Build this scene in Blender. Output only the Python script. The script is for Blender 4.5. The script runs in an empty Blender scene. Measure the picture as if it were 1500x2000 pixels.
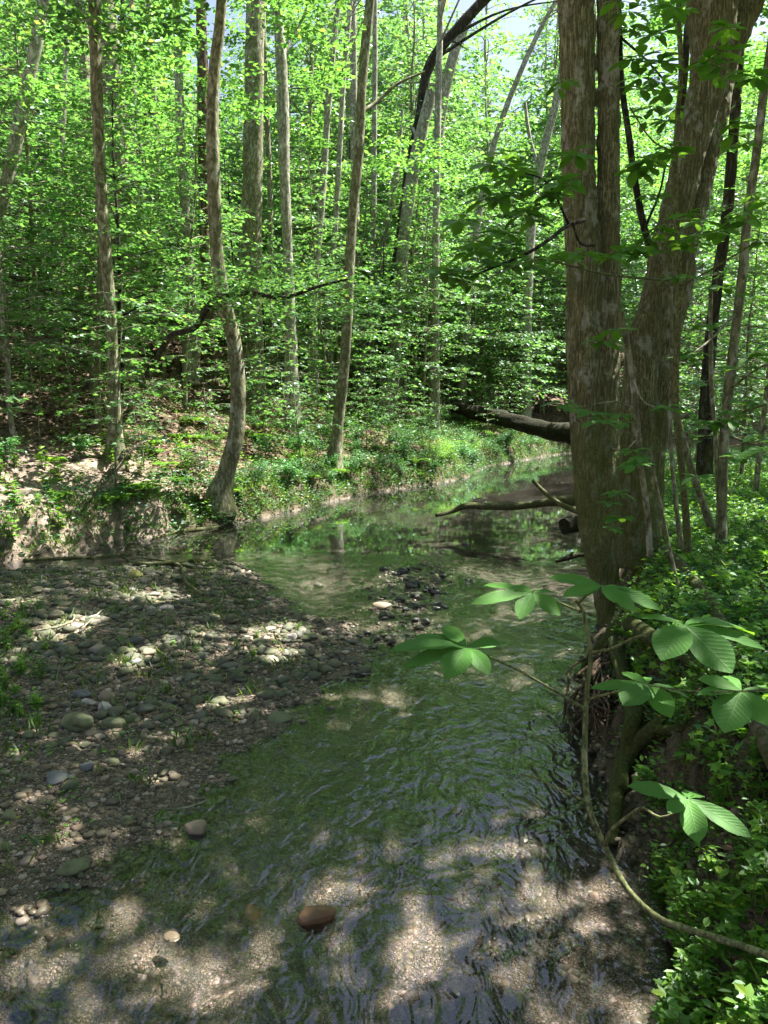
import bpy, math, random
import numpy as np
from math import radians as R, sin, cos, pi
random.seed(7); rng = np.random.default_rng(7)

# ------------------------------------------------------------------ camera, sky, sun
CAMH, PITCH, F = 2.2, R(8.0), 1500.0
SC = bpy.context.scene; COL = SC.collection
cam_d = bpy.data.cameras.new('camera'); cam = bpy.data.objects.new('camera', cam_d); COL.objects.link(cam)
cam.location = (0, 0, CAMH); cam.rotation_euler = (R(90) - PITCH, 0, 0)
cam_d.sensor_fit = 'VERTICAL'; cam_d.sensor_height = 36; cam_d.lens = 36 * F / 2000
cam_d.clip_start = 0.05; cam_d.clip_end = 1500
SC.camera = cam
SUN_AZ, SUN_EL = R(60), R(60)
S = np.array([sin(SUN_AZ) * cos(SUN_EL), cos(SUN_AZ) * cos(SUN_EL), sin(SUN_EL)])   # towards the sun
W = bpy.data.worlds.new('World'); SC.world = W; W.use_nodes = True
nt = W.node_tree; bg = nt.nodes['Background']
sky = nt.nodes.new('ShaderNodeTexSky'); sky.sky_type = 'NISHITA'; sky.sun_disc = False
sky.sun_elevation = SUN_EL; sky.sun_rotation = SUN_AZ; sky.air_density = 1.0; sky.dust_density = 3.5
nt.links.new(sky.outputs[0], bg.inputs[0]); bg.inputs[1].default_value = 0.052
sl = bpy.data.lights.new('sun', 'SUN'); so = bpy.data.objects.new('sun', sl); COL.objects.link(so)
sl.energy = 5.0; sl.angle = R(0.4); sl.color = (1.0, 0.94, 0.86)
from mathutils import Vector
so.rotation_euler = Vector(S).to_track_quat('Z', 'Y').to_euler(); so.location = (20, 20, 60)
SC.view_settings.view_transform = 'Standard'; SC.view_settings.look = 'None'
SC.view_settings.gamma = 1; SC.view_settings.exposure = 2.35
SC.cycles.max_bounces = 7; SC.cycles.diffuse_bounces = 3; SC.cycles.glossy_bounces = 2
SC.cycles.transmission_bounces = 4; SC.cycles.transparent_max_bounces = 8
SC.cycles.caustics_reflective = False; SC.cycles.caustics_refractive = False
SC.cycles.use_adaptive_sampling = True; SC.cycles.adaptive_threshold = 0.02
SC.cycles.sample_clamp_indirect = 6
SC.cycles.use_denoising = True

# ------------------------------------------------------------------ pixel -> world
def ray(px, py):
    u = (np.asarray(px, float) - 750) / F; v = (1000 - np.asarray(py, float)) / F
    return np.stack([u, cos(PITCH) + v * sin(PITCH), -sin(PITCH) + v * cos(PITCH)], -1)
def at(px, py, Y):                                # point on the pixel's ray at depth Y
    d = ray(px, py); t = Y / d[..., 1]
    return d * np.asarray(t)[..., None] + np.array([0, 0, CAMH])
def at0(px, py):                                  # point on the water plane
    d = ray(px, py); t = -CAMH / d[..., 2]
    return (d * np.asarray(t)[..., None] + np.array([0, 0, CAMH]))
def topix(P):
    P = np.asarray(P, float); x = P[..., 0]; y = P[..., 1]; z = P[..., 2] - CAMH
    dep = y * cos(PITCH) - z * sin(PITCH); up = y * sin(PITCH) + z * cos(PITCH)
    dep = np.where(dep < 0.05, 0.05, dep)
    return 750 + F * x / dep, 1000 - F * up / dep

# ------------------------------------------------------------------ terrain
def pl(px): return at0(np.array([p[0] for p in px]), np.array([p[1] for p in px]))[:, :2]
LBANK = np.vstack([[[-7.5, -30], [-7.4, 5], [-6.6, 9.0]],
    pl([(0, 1100), (110, 1085), (200, 1062), (330, 1042), (450, 1024), (560, 1000), (700, 966), (850, 945), (905, 934), (950, 912), (1050, 894), (1100, 886)]),
    [[13.5, 38], [25, 42], [90, 46]]])
RBANK = np.vstack([[[1.5, -30], [1.25, 0], [1.05, 1.6]],
    pl([(1255, 2000), (1290, 1900), (1290, 1760), (1215, 1660), (1180, 1520), (1125, 1420), (1140, 1330), (1170, 1250), (1185, 1180), (1200, 1100), (1215, 1020), (1190, 940)]),
    [[10.2, 27], [14, 31], [26, 36], [90, 40]]])
BAR = np.vstack([[[-8, 2.0]], pl([(0, 1775), (130, 1740), (290, 1630), (400, 1535), (480, 1465), (570, 1385), (660, 1330), (720, 1275), (650, 1215), (560, 1190), (500, 1140), (470, 1100), (400, 1098), (250, 1105), (100, 1112), (0, 1118)]), [[-8, 9.5]]])
RIF = pl([(690, 1240), (680, 1180), (720, 1120), (800, 1085), (905, 1110), (935, 1140), (900, 1180), (850, 1240), (780, 1290)])
def dpl(P, L):
    d = np.full(len(P), 1e9)
    for a, b in zip(L[:-1], L[1:]):
        ab = b - a; t = np.clip(((P - a) @ ab) / (ab @ ab), 0, 1)
        d = np.minimum(d, np.hypot(*(P - a - t[:, None] * ab).T))
    return d
def inside(P, L):
    r = np.zeros(len(P), bool)
    for a, b in zip(L, np.roll(L, -1, 0)):
        c = (a[1] > P[:, 1]) != (b[1] > P[:, 1])
        with np.errstate(divide='ignore', invalid='ignore'):
            xx = (b[0] - a[0]) * (P[:, 1] - a[1]) / (b[1] - a[1]) + a[0]
        r ^= c & (P[:, 0] < xx)
    return r
CH = np.vstack([LBANK, RBANK[::-1]])
def ss(x): x = np.clip(x, 0, 1); return x * x * (3 - 2 * x)
_ph = rng.uniform(0, 6.28, (40, 3)); _dr = rng.normal(size=(40, 2)); _dr /= np.linalg.norm(_dr, axis=1)[:, None]
def wob(P, scale, k=0):                            # smooth noise, about -1..1
    r = np.zeros(len(P))
    for i in range(8):
        j = (i + k * 8) % 40; f = (1 + .35 * i) / scale
        r += np.sin(P @ _dr[j] * f * 6.28 + _ph[j, 0] + 1.5 * np.sin(P @ _dr[(j + 3) % 40] * f * 3.1 + _ph[j, 1]))
    return r / 4
def terrain(P, want=False):
    P = np.asarray(P, float); n = len(P)
    P2 = P + np.stack([wob(P, 1.3, 1), wob(P, 1.3, 2)], 1) * .10
    inn = inside(P2, CH); dl = dpl(P2, LBANK); dr = dpl(P2, RBANK); db = dpl(P2, BAR); ib = inside(P2, BAR)
    drf = dpl(P2, RIF); irf = inside(P2, RIF)
    e = np.minimum(dl, dr)
    z = -0.05 - .22 * ss(e / 1.6) * (0.40 + 0.60 * ss((P[:, 1] - 10) / 4)) - .04 * wob(P, 2.0, 3)
    sd = np.where(ib, db, -db)
    z = np.where(inn, np.maximum(z, -.17 + .19 * ss((sd + .9) / 1.1) + .035 * ss(sd / 1.5) + .018 * wob(P, .9, 2)), z)
    sr = np.where(irf, drf, -drf)
    z = np.where(inn & (sr > -1), np.maximum(z, -.14 + .125 * ss((sr + .8) / 1.1) + .025 * wob(P, .5, 1)), z)
    left = dl < dr
    soft = ss((8.5 - P[:, 1]) / 3)                     # the left bank is low beside the bar
    lz = .05 + (.38 - .25 * soft) * ss(dl / .45) + .34 * np.minimum(dl, 45) + .12 * np.clip(dl - 45, 0, 80) + .10 * wob(P, 3.1, 0) * ss(dl / 2) + .6 * wob(P, 17, 3) * ss(dl / 12)
    rz = .02 + .62 * ss(dr / .62) + .02 * dr + .05 * wob(P, 1.7, 4) * ss(dr / 1) + .30 * np.clip(dr - 34, 0, 90) + (.06 * wob(P, .42, 2) + .045 * wob(P, .19, 1)) * ss(dr / .2) * (1 - .7 * ss((dr - .6) / .6))
    z = np.where(inn, z, np.where(left, lz, rz))
    if want:
        reg = np.zeros((n, 3))                        # r: gravel, g: leaf litter hillside, b: right-bank soil
        reg[:, 0] = np.where(inn, 1, 0)
        reg[:, 1] = np.where(~inn & left, 1, 0); reg[:, 2] = np.where(~inn & ~left, 1, 0)
        return z, reg
    return z
def gz(x, y): return float(terrain(np.array([[x, y]]))[0])
def ground(px, py, far=90):
    d = ray(px, py); t = np.concatenate([np.arange(1.5, 14, .02), np.arange(14, far, .08)])
    p = d[None] * t[:, None] + np.array([0, 0, CAMH])
    h = terrain(p[:, :2]); k = np.argmax(p[:, 2] <= h)
    if p[k, 2] > h[k]: k = len(t) - 1
    return p[k]

# ------------------------------------------------------------------ mesh building
class MB:
    def __init__(s): s.v = []; s.f = []; s.ls = []; s.m = []; s.uv = []; s.n = 0; s.hasuv = False
    def add(s, v, f, mat=0, uv=None):              # f: (nf, k) faces of one size
        v = np.asarray(v, np.float32).reshape(-1, 3); f = np.asarray(f, np.int64)
        if len(f) == 0: return
        s.v.append(v); s.f.append((f + s.n).ravel()); s.ls.append(np.full(len(f), f.shape[1])); s.m.append(np.full(len(f), mat))
        if uv is not None: s.hasuv = True; s.uv.append(np.asarray(uv, np.float32).reshape(-1, 2)[f.ravel()])
        else: s.uv.append(np.zeros((f.size, 2), np.float32))
        s.n += len(v)
    def mesh(s, name, mats, smooth=True):
        me = bpy.data.meshes.new(name)
        v = np.concatenate(s.v); f = np.concatenate(s.f); ls = np.concatenate(s.ls); m = np.concatenate(s.m)
        me.vertices.add(len(v)); me.vertices.foreach_set('co', v.ravel())
        me.loops.add(len(f)); me.loops.foreach_set('vertex_index', f.astype(np.int32))
        me.polygons.add(len(ls)); st = np.concatenate([[0], np.cumsum(ls)[:-1]])
        me.polygons.foreach_set('loop_start', st.astype(np.int32))
        me.polygons.foreach_set('material_index', m.astype(np.int32))
        me.polygons.foreach_set('use_smooth', np.full(len(ls), smooth))
        if s.hasuv:
            l = me.uv_layers.new(name='UVMap'); l.data.foreach_set('uv', np.concatenate(s.uv).ravel())
        for x in mats: me.materials.append(x)
        me.update(calc_edges=True)
        return me
def obj(name, me, parent=None, label=None, cat=None, group=None, kind=None, loc=None, rz=None, sc=None):
    o = bpy.data.objects.new(name, me); COL.objects.link(o)
    if parent: o.parent = parent
    for k, x in (('label', label), ('category', cat), ('group', group), ('kind', kind)):
        if x: o[k] = x
    if loc is not None: o.location = loc
    if rz is not None: o.rotation_euler = (0, 0, rz)
    if sc is not None: o.scale = (sc,) * 3 if np.isscalar(sc) else sc
    return o
def copy_tree(root, loc, rz, sc, label=None):
    r = root.copy(); COL.objects.link(r); r.location = loc; r.rotation_euler = (0, 0, rz); r.scale = (sc,) * 3 if np.isscalar(sc) else sc
    if label: r['label'] = label
    for ch in root.children:
        c = ch.copy(); COL.objects.link(c); c.parent = r
    return r
def nrm(a): return a / (np.linalg.norm(a, axis=-1, keepdims=True) + 1e-12)
def resample(P, rad, step):
    P = np.asarray(P, float); rad = np.asarray(rad, float)
    seg = np.r_[0, np.cumsum(np.linalg.norm(np.diff(P, axis=0), axis=1))]
    n = max(3, int(seg[-1] / step) + 1); t = np.linspace(0, seg[-1], n)
    # catmull-rom like smoothing through cubic hermite
    m = np.gradient(P, seg, axis=0) if len(P) > 2 else np.repeat((P[1:] - P[:1]) / seg[-1], 2, 0)
    k = np.clip(np.searchsorted(seg, t, side='right') - 1, 0, len(seg) - 2)
    h = (seg[k + 1] - seg[k]); u = ((t - seg[k]) / h)[:, None]; h = h[:, None]
    Q = (2*u**3 - 3*u**2 + 1) * P[k] + (u**3 - 2*u**2 + u) * h * m[k] + (-2*u**3 + 3*u**2) * P[k+1] + (u**3 - u**2) * h * m[k+1]
    return Q, np.interp(t, seg, rad)
def tube(mb, P, rad, k=6, mat=0, rough=0.0, cap=True, flare=None, seed=None):
    P = np.asarray(P, float); n = len(P); rad = np.broadcast_to(np.asarray(rad, float), (n,))
    T = nrm(np.gradient(P, axis=0)); ref = np.array([1., 0, 0]) if abs(T[0, 0]) < .8 else np.array([0, 1., 0])
    A = nrm(ref - (T @ ref)[:, None] * T); B = np.cross(T, A)
    a = np.arange(k) * 2 * pi / k
    rr = np.repeat(rad[:, None], k, 1)
    if rough:
        r2 = np.random.default_rng(seed if seed is not None else 3); z = np.r_[0, np.cumsum(np.linalg.norm(np.diff(P, axis=0), axis=1))]
        q = np.zeros((n, k))
        for j in range(7):
            fa = r2.integers(1, 4 + 2 * (j > 3)); fz = r2.uniform(.3, 2.2) * (1 + j * .5)
            q += np.sin(a[None] * fa + r2.uniform(0, 6.3) + np.sin(z[:, None] * fz + r2.uniform(0, 6.3)) * 1.5) * np.sin(z[:, None] * fz * .7 + r2.uniform(0, 6.3) + a[None]*0)
        rr = rr * (1 + rough * q / 2)
    V = P[:, None] + rr[..., None] * (np.cos(a)[None, :, None] * A[:, None] + np.sin(a)[None, :, None] * B[:, None])
    i = np.arange(n - 1)[:, None] * k; j = np.arange(k)[None]
    f = np.stack([i + j, i + (j + 1) % k, i + k + (j + 1) % k, i + k + j], -1).reshape(-1, 4)
    mb.add(V.reshape(-1, 3), f, mat)
    if cap and k > 4:
        mb.add(np.vstack([V[-1], P[-1] + T[-1] * rad[-1] * .3]), [[q, (q + 1) % k, k] for q in range(k)], mat)
        mb.add(np.vstack([V[0], P[0] - T[0] * rad[0] * .1]), [[(q + 1) % k, q, k] for q in range(k)], mat)

KITE = (np.array([[0, 0, 0], [.42, .33, .07], [1, 0, -.03], [.42, -.33, .07]]), [[0, 2, 1], [0, 3, 2]])
OVAL = (np.array([[0, 0, 0], [.25, .2, .05], [.6, .24, .05], [1, 0, -.06], [.6, -.24, .05], [.25, -.2, .05]]), [[0, 3, 2, 1], [0, 5, 4, 3]])
mp = np.array([[0, 0], [.05, .28], [-.05, .45], [.3, .38], [.42, .62], [.55, .25], [1, 0], [.55, -.25], [.42, -.62], [.3, -.38], [-.05, -.45], [.05, -.28]])
MAPLE = (np.column_stack([mp, np.abs(mp[:, 1]) * .12 - .05 * mp[:, 0] ** 2]), [[0, 6, 5, 4, 3, 2, 1], [0, 11, 10, 9, 8, 7, 6]])
BLADE = (np.array([[0, 0, 0], [.5, .035, .05], [1, 0, -.12], [.5, -.035, .05]]), [[0, 2, 1], [0, 3, 2]])
def leaves(mb, C, A, N, size, tpl=KITE, mat=0):    # C base points, A axis, N rough normal
    A = nrm(A); B = nrm(np.cross(N, A)); M = np.cross(A, B)
    T, f = tpl; size = np.broadcast_to(size, (len(C),))[:, None, None]
    V = C[:, None] + size * (T[None, :, 0, None] * A[:, None] + T[None, :, 1, None] * B[:, None] + T[None, :, 2, None] * M[:, None])
    off = (np.arange(len(C)) * len(T))[:, None, None]
    mb.add(V.reshape(-1, 3), (off + np.array(f)[None]).reshape(-1, len(f[0])), mat)

# ------------------------------------------------------------------ materials
def mat(name):
    m = bpy.data.materials.new(name); m.use_nodes = True; nt = m.node_tree
    for n in list(nt.nodes): nt.nodes.remove(n)
    out = nt.nodes.new('ShaderNodeOutputMaterial')
    return m, nt, out
def N(nt, t, **kw):
    n = nt.nodes.new('ShaderNode' + t)
    for k, v in kw.items():
        if k.startswith('_'): setattr(n, k[1:], v)
        else:
            key = int(k[1:]) if k[0] == 'i' and k[1:].isdigit() else k.replace('__', ' ')
            n.inputs[key].default_value = v
    return n
def L(nt, a, b): nt.links.new(a, b)
def ramp(nt, src, stops, interp='LINEAR'):
    r = nt.nodes.new('ShaderNodeValToRGB'); r.color_ramp.interpolation = interp
    e = r.color_ramp.elements
    while len(e) > 2: e.remove(e[-1])
    for i, (p, c) in enumerate(stops):
        x = e[i] if i < 2 else e.new(p); x.position = p; x.color = (*c, 1)
    if src is not None: L(nt, src, r.inputs[0])
    return r
def mixc(nt, fac, a, b, mode='MIX'):
    n = nt.nodes.new('ShaderNodeMix'); n.data_type = 'RGBA'; n.blend_type = mode
    for s, x in ((n.inputs[0], fac), (n.inputs[6], a), (n.inputs[7], b)):
        if hasattr(x, 'links'): L(nt, x, s)
        elif isinstance(x, (tuple, list)): s.default_value = (*x, 1)
        else: s.default_value = x
    return n.outputs[2]
def mth(nt, op, a, b=None, clamp=False):
    n = nt.nodes.new('ShaderNodeMath'); n.operation = op; n.use_clamp = clamp
    for s, x in ((n.inputs[0], a), (n.inputs[1], b)):
        if x is None: continue
        if hasattr(x, 'links'): L(nt, x, s)
        else: s.default_value = x
    return n.outputs[0]
def coords(nt, scale=(1, 1, 1), world=True):
    if world: src = nt.nodes.new('ShaderNodeNewGeometry').outputs['Position']
    else: src = nt.nodes.new('ShaderNodeTexCoord').outputs['Object']
    m = nt.nodes.new('ShaderNodeMapping'); m.inputs['Scale'].default_value = scale; L(nt, src, m.inputs[0]); return m.outputs[0]
def noise(nt, co, scale, detail=4, rough=.55):
    n = N(nt, 'TexNoise', Scale=scale, Detail=detail, Roughness=rough)
    if co is not None: L(nt, co, n.inputs['Vector'])
    return n

def leaf_mat(name, c0, c1, tr=1.9, objvar=.25, gloss=.06):
    m, nt, out = mat(name)
    g = nt.nodes.new('ShaderNodeNewGeometry'); oi = nt.nodes.new('ShaderNodeObjectInfo')
    cm = tuple((a + b) / 2 for a, b in zip(c0, c1))
    col = ramp(nt, g.outputs['Random Per Island'], [(0, c0), (.5, cm), (.93, c1), (1, (c1[0] * 1.6, c1[1] * 1.1, c1[2]))]).outputs[0]
    v = mth(nt, 'ADD', mth(nt, 'MULTIPLY', oi.outputs['Random'], 2 * objvar), 1 - objvar)
    col = mixc(nt, 1.0, col, v, 'MULTIPLY')
    d = N(nt, 'BsdfDiffuse'); L(nt, col, d.inputs[0])
    t = N(nt, 'BsdfTranslucent'); L(nt, mixc(nt, 1.0, col, (tr * 1.05, tr, tr * .68), 'MULTIPLY'), t.inputs[0])
    mx = N(nt, 'MixShader', Fac=.45); L(nt, d.outputs[0], mx.inputs[1]); L(nt, t.outputs[0], mx.inputs[2])
    gl = N(nt, 'BsdfGlossy', Roughness=.45); gl.inputs[0].default_value = (.8, .9, 1, 1)
    m2 = N(nt, 'MixShader', Fac=gloss); L(nt, mx.outputs[0], m2.inputs[1]); L(nt, gl.outputs[0], m2.inputs[2])
    L(nt, m2.outputs[0], out.inputs[0]); return m
M_LEAF = leaf_mat('maple_leaf', (.055, .165, .035), (.125, .28, .065), gloss=.08)
M_LEAF3 = leaf_mat('beech_leaf', (.04, .14, .035), (.09, .23, .06), gloss=.05)
M_LEAF2 = leaf_mat('canopy_leaf', (.05, .15, .03), (.12, .26, .05))
M_FAR = leaf_mat('far_leaf', (.075, .20, .05), (.155, .32, .085), objvar=.3, gloss=.12)
M_HERB = leaf_mat('herb_leaf', (.075, .20, .02), (.19, .36, .04), tr=1.8, gloss=.035)
M_GRASS = leaf_mat('grass_blade', (.06, .13, .02), (.17, .26, .05), tr=1.4)

def big_leaf_mat():
    m, nt, out = mat('magnolia_leaf')
    uv = nt.nodes.new('ShaderNodeUVMap'); sp = nt.nodes.new('ShaderNodeSeparateXYZ'); L(nt, uv.outputs[0], sp.inputs[0])
    side = mth(nt, 'ABSOLUTE', sp.outputs[1])
    # side veins run forward from the midrib
    ph = mth(nt, 'SUBTRACT', mth(nt, 'MULTIPLY', sp.outputs[0], 11.0), mth(nt, 'MULTIPLY', side, 3.2))
    fr = mth(nt, 'ABSOLUTE', mth(nt, 'SUBTRACT', mth(nt, 'FRACT', ph), .5))
    vein = mth(nt, 'SUBTRACT', 1.0, mth(nt, 'MULTIPLY', fr, 9.0), clamp=True)
    mid = mth(nt, 'SUBTRACT', 1.0, mth(nt, 'MULTIPLY', side, 22.0), clamp=True)
    v = mth(nt, 'MAXIMUM', mth(nt, 'MULTIPLY', vein, .5), mid)
    g = nt.nodes.new('ShaderNodeNewGeometry')
    base = ramp(nt, g.outputs['Random Per Island'], [(0, (.08, .23, .04)), (.6, (.105, .28, .05)), (1, (.15, .35, .055))]).outputs[0]
    nz = noise(nt, coords(nt), 22, 3)
    oi = nt.nodes.new('ShaderNodeObjectInfo')
    base = mixc(nt, mth(nt, 'MULTIPLY', oi.outputs['Random'], .55), base, (.055, .16, .05))
    base = mixc(nt, mth(nt, 'MULTIPLY', nz.outputs[0], .5), base, (.07, .18, .03))
    sp2 = ramp(nt, noise(nt, coords(nt), 55, 4, .7).outputs[0], [(.66, (0, 0, 0)), (.72, (1, 1, 1))]).outputs[0]
    base = mixc(nt, mth(nt, 'MULTIPLY', sp2, .55), base, (.16, .13, .05))
    col = mixc(nt, mth(nt, 'MULTIPLY', v, .25), base, (.2, .36, .12))
    d = N(nt, 'BsdfPrincipled', Roughness=.5); L(nt, col, d.inputs['Base Color']); d.inputs['Specular IOR Level'].default_value = .2
    b = N(nt, 'Bump', Strength=.3, Distance=.003); b.invert = True; L(nt, mth(nt, 'ADD', v, mth(nt, 'MULTIPLY', fr, -.8)), b.inputs['Height']); L(nt, b.outputs[0], d.inputs['Normal'])
    t = N(nt, 'BsdfTranslucent'); L(nt, mixc(nt, 1.0, col, (2.2, 1.8, .6), 'MULTIPLY'), t.inputs[0])
    mx = N(nt, 'MixShader', Fac=.38); L(nt, d.outputs[0], mx.inputs[1]); L(nt, t.outputs[0], mx.inputs[2]); L(nt, mx.outputs[0], out.inputs[0])
    return m
M_BIG = big_leaf_mat()

def bark_mat(name, c0, c1, fur=38, moss=.0, mossz=1.0, lichen=.3, bump=.6, stretch=.13):
    m, nt, out = mat(name)
    co = coords(nt, (1, 1, stretch), True); co1 = coords(nt, (1, 1, 1), True)
    w = noise(nt, co1, 3.0, 2); 
    add = nt.nodes.new('ShaderNodeVectorMath'); add.operation = 'MULTIPLY_ADD'; L(nt, w.outputs['Color'], add.inputs[0]); add.inputs[1].default_value = (.05, .05, .02); L(nt, co, add.inputs[2])
    n1 = noise(nt, add.outputs[0], fur, 6, .65); n2 = noise(nt, add.outputs[0], fur * .55, 3, .5)
    rg = mth(nt, 'MINIMUM', mth(nt, 'MULTIPLY', mth(nt, 'ABSOLUTE', mth(nt, 'SUBTRACT', n2.outputs[0], .5)), 5.0), 1.0)
    n4 = noise(nt, co1, 45, 4, .6)
    h = mth(nt, 'ADD', mth(nt, 'MULTIPLY', n1.outputs[0], .55), mth(nt, 'ADD', mth(nt, 'MULTIPLY', rg, .28), mth(nt, 'MULTIPLY', n4.outputs[0], .25)))
    c = ramp(nt, h, [(.38, tuple(x * .25 for x in c0)), (.58, c0), (.85, c1)]).outputs[0]
    big = noise(nt, co1, 2.6, 5, .6)
    c = mixc(nt, mth(nt, 'MULTIPLY', ramp(nt, big.outputs[0], [(.35, (0, 0, 0)), (.65, (1, 1, 1))]).outputs[0], .62), c, (c0[0] * .38, c0[1] * .38, c0[2] * .3))
    li = noise(nt, coords(nt, (1, 1, .6)), 7, 5, .7)
    c = mixc(nt, mth(nt, 'MULTIPLY', ramp(nt, li.outputs[0], [(.54, (0, 0, 0)), (.62, (1, 1, 1))]).outputs[0], lichen), c, (.42, .44, .38))
    if moss:
        g = nt.nodes.new('ShaderNodeNewGeometry'); sp = nt.nodes.new('ShaderNodeSeparateXYZ'); L(nt, g.outputs['Position'], sp.inputs[0])
        zf = mth(nt, 'MULTIPLY', mth(nt, 'SUBTRACT', mossz, sp.outputs[2]), .8, clamp=True)
        mn = noise(nt, coords(nt, (1, 1, .35)), 4.5, 6, .7)
        mf = mth(nt, 'MULTIPLY', mth(nt, 'SUBTRACT', mth(nt, 'ADD', mn.outputs[0], mth(nt, 'MULTIPLY', zf, .34)), .56), 7.0, clamp=True)
        mf = mth(nt, 'MULTIPLY', mf, moss)
        mc = ramp(nt, noise(nt, co1, 60, 3).outputs[0], [(.3, (.05, .065, .015)), (.7, (.14, .17, .04))]).outputs[0]
        c = mixc(nt, mf, c, mc)
    p = N(nt, 'BsdfPrincipled', Roughness=.9); L(nt, c, p.inputs['Base Color']); p.inputs['Specular IOR Level'].default_value = .2
    b = N(nt, 'Bump', Strength=bump, Distance=.03); L(nt, h, b.inputs['Height']); L(nt, b.outputs[0], p.inputs['Normal'])
    L(nt, p.outputs[0], out.inputs[0]); return m
M_BARK = bark_mat('furrowed_bark', (.225, .222, .115), (.46, .45, .27), fur=75, moss=.6, mossz=2.5, lichen=.5, bump=1.0, stretch=.09)
M_BARKG = bark_mat('grey_bark', (.27, .27, .17), (.52, .52, .38), fur=22, moss=.6, mossz=.9, lichen=.55, bump=.4, stretch=.4)
M_BARKD = bark_mat('dark_bark', (.05, .045, .035), (.15, .14, .11), fur=30, moss=.4, mossz=1.5, lichen=.15, bump=.8)
M_BARKP = bark_mat('pale_bark', (.42, .41, .34), (.72, .70, .62), fur=18, moss=.3, mossz=1.0, lichen=.5, bump=.3, stretch=.5)
M_BARKB = bark_mat('brown_bark', (.17, .125, .08), (.32, .25, .17), fur=26, moss=.3, mossz=1.0, lichen=.15, bump=.7)
M_TWIG = bark_mat('twig_bark', (.13, .12, .09), (.26, .25, .20), fur=60, bump=.2)
M_GREENSTEM = bark_mat('green_stem_bark', (.20, .22, .10), (.27, .29, .15), fur=90, lichen=.05, bump=.12, stretch=.3)
M_LOG = bark_mat('rotten_log', (.012, .010, .008), (.045, .036, .026), fur=22, moss=.1, mossz=9, lichen=.05, bump=1.0, stretch=1)
M_DEAD = bark_mat('dead_branch', (.12, .10, .075), (.27, .24, .18), fur=26, moss=.5, mossz=1.5, lichen=.25, bump=.6, stretch=.8)
M_MOSS = bark_mat('mossy_root', (.04, .05, .015), (.10, .115, .03), fur=50, moss=.3, mossz=3, lichen=.0, bump=.6, stretch=1)
M_ROOT = bark_mat('bare_root', (.12, .085, .055), (.25, .19, .13), fur=50, lichen=.1, bump=.4, stretch=1)

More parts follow.
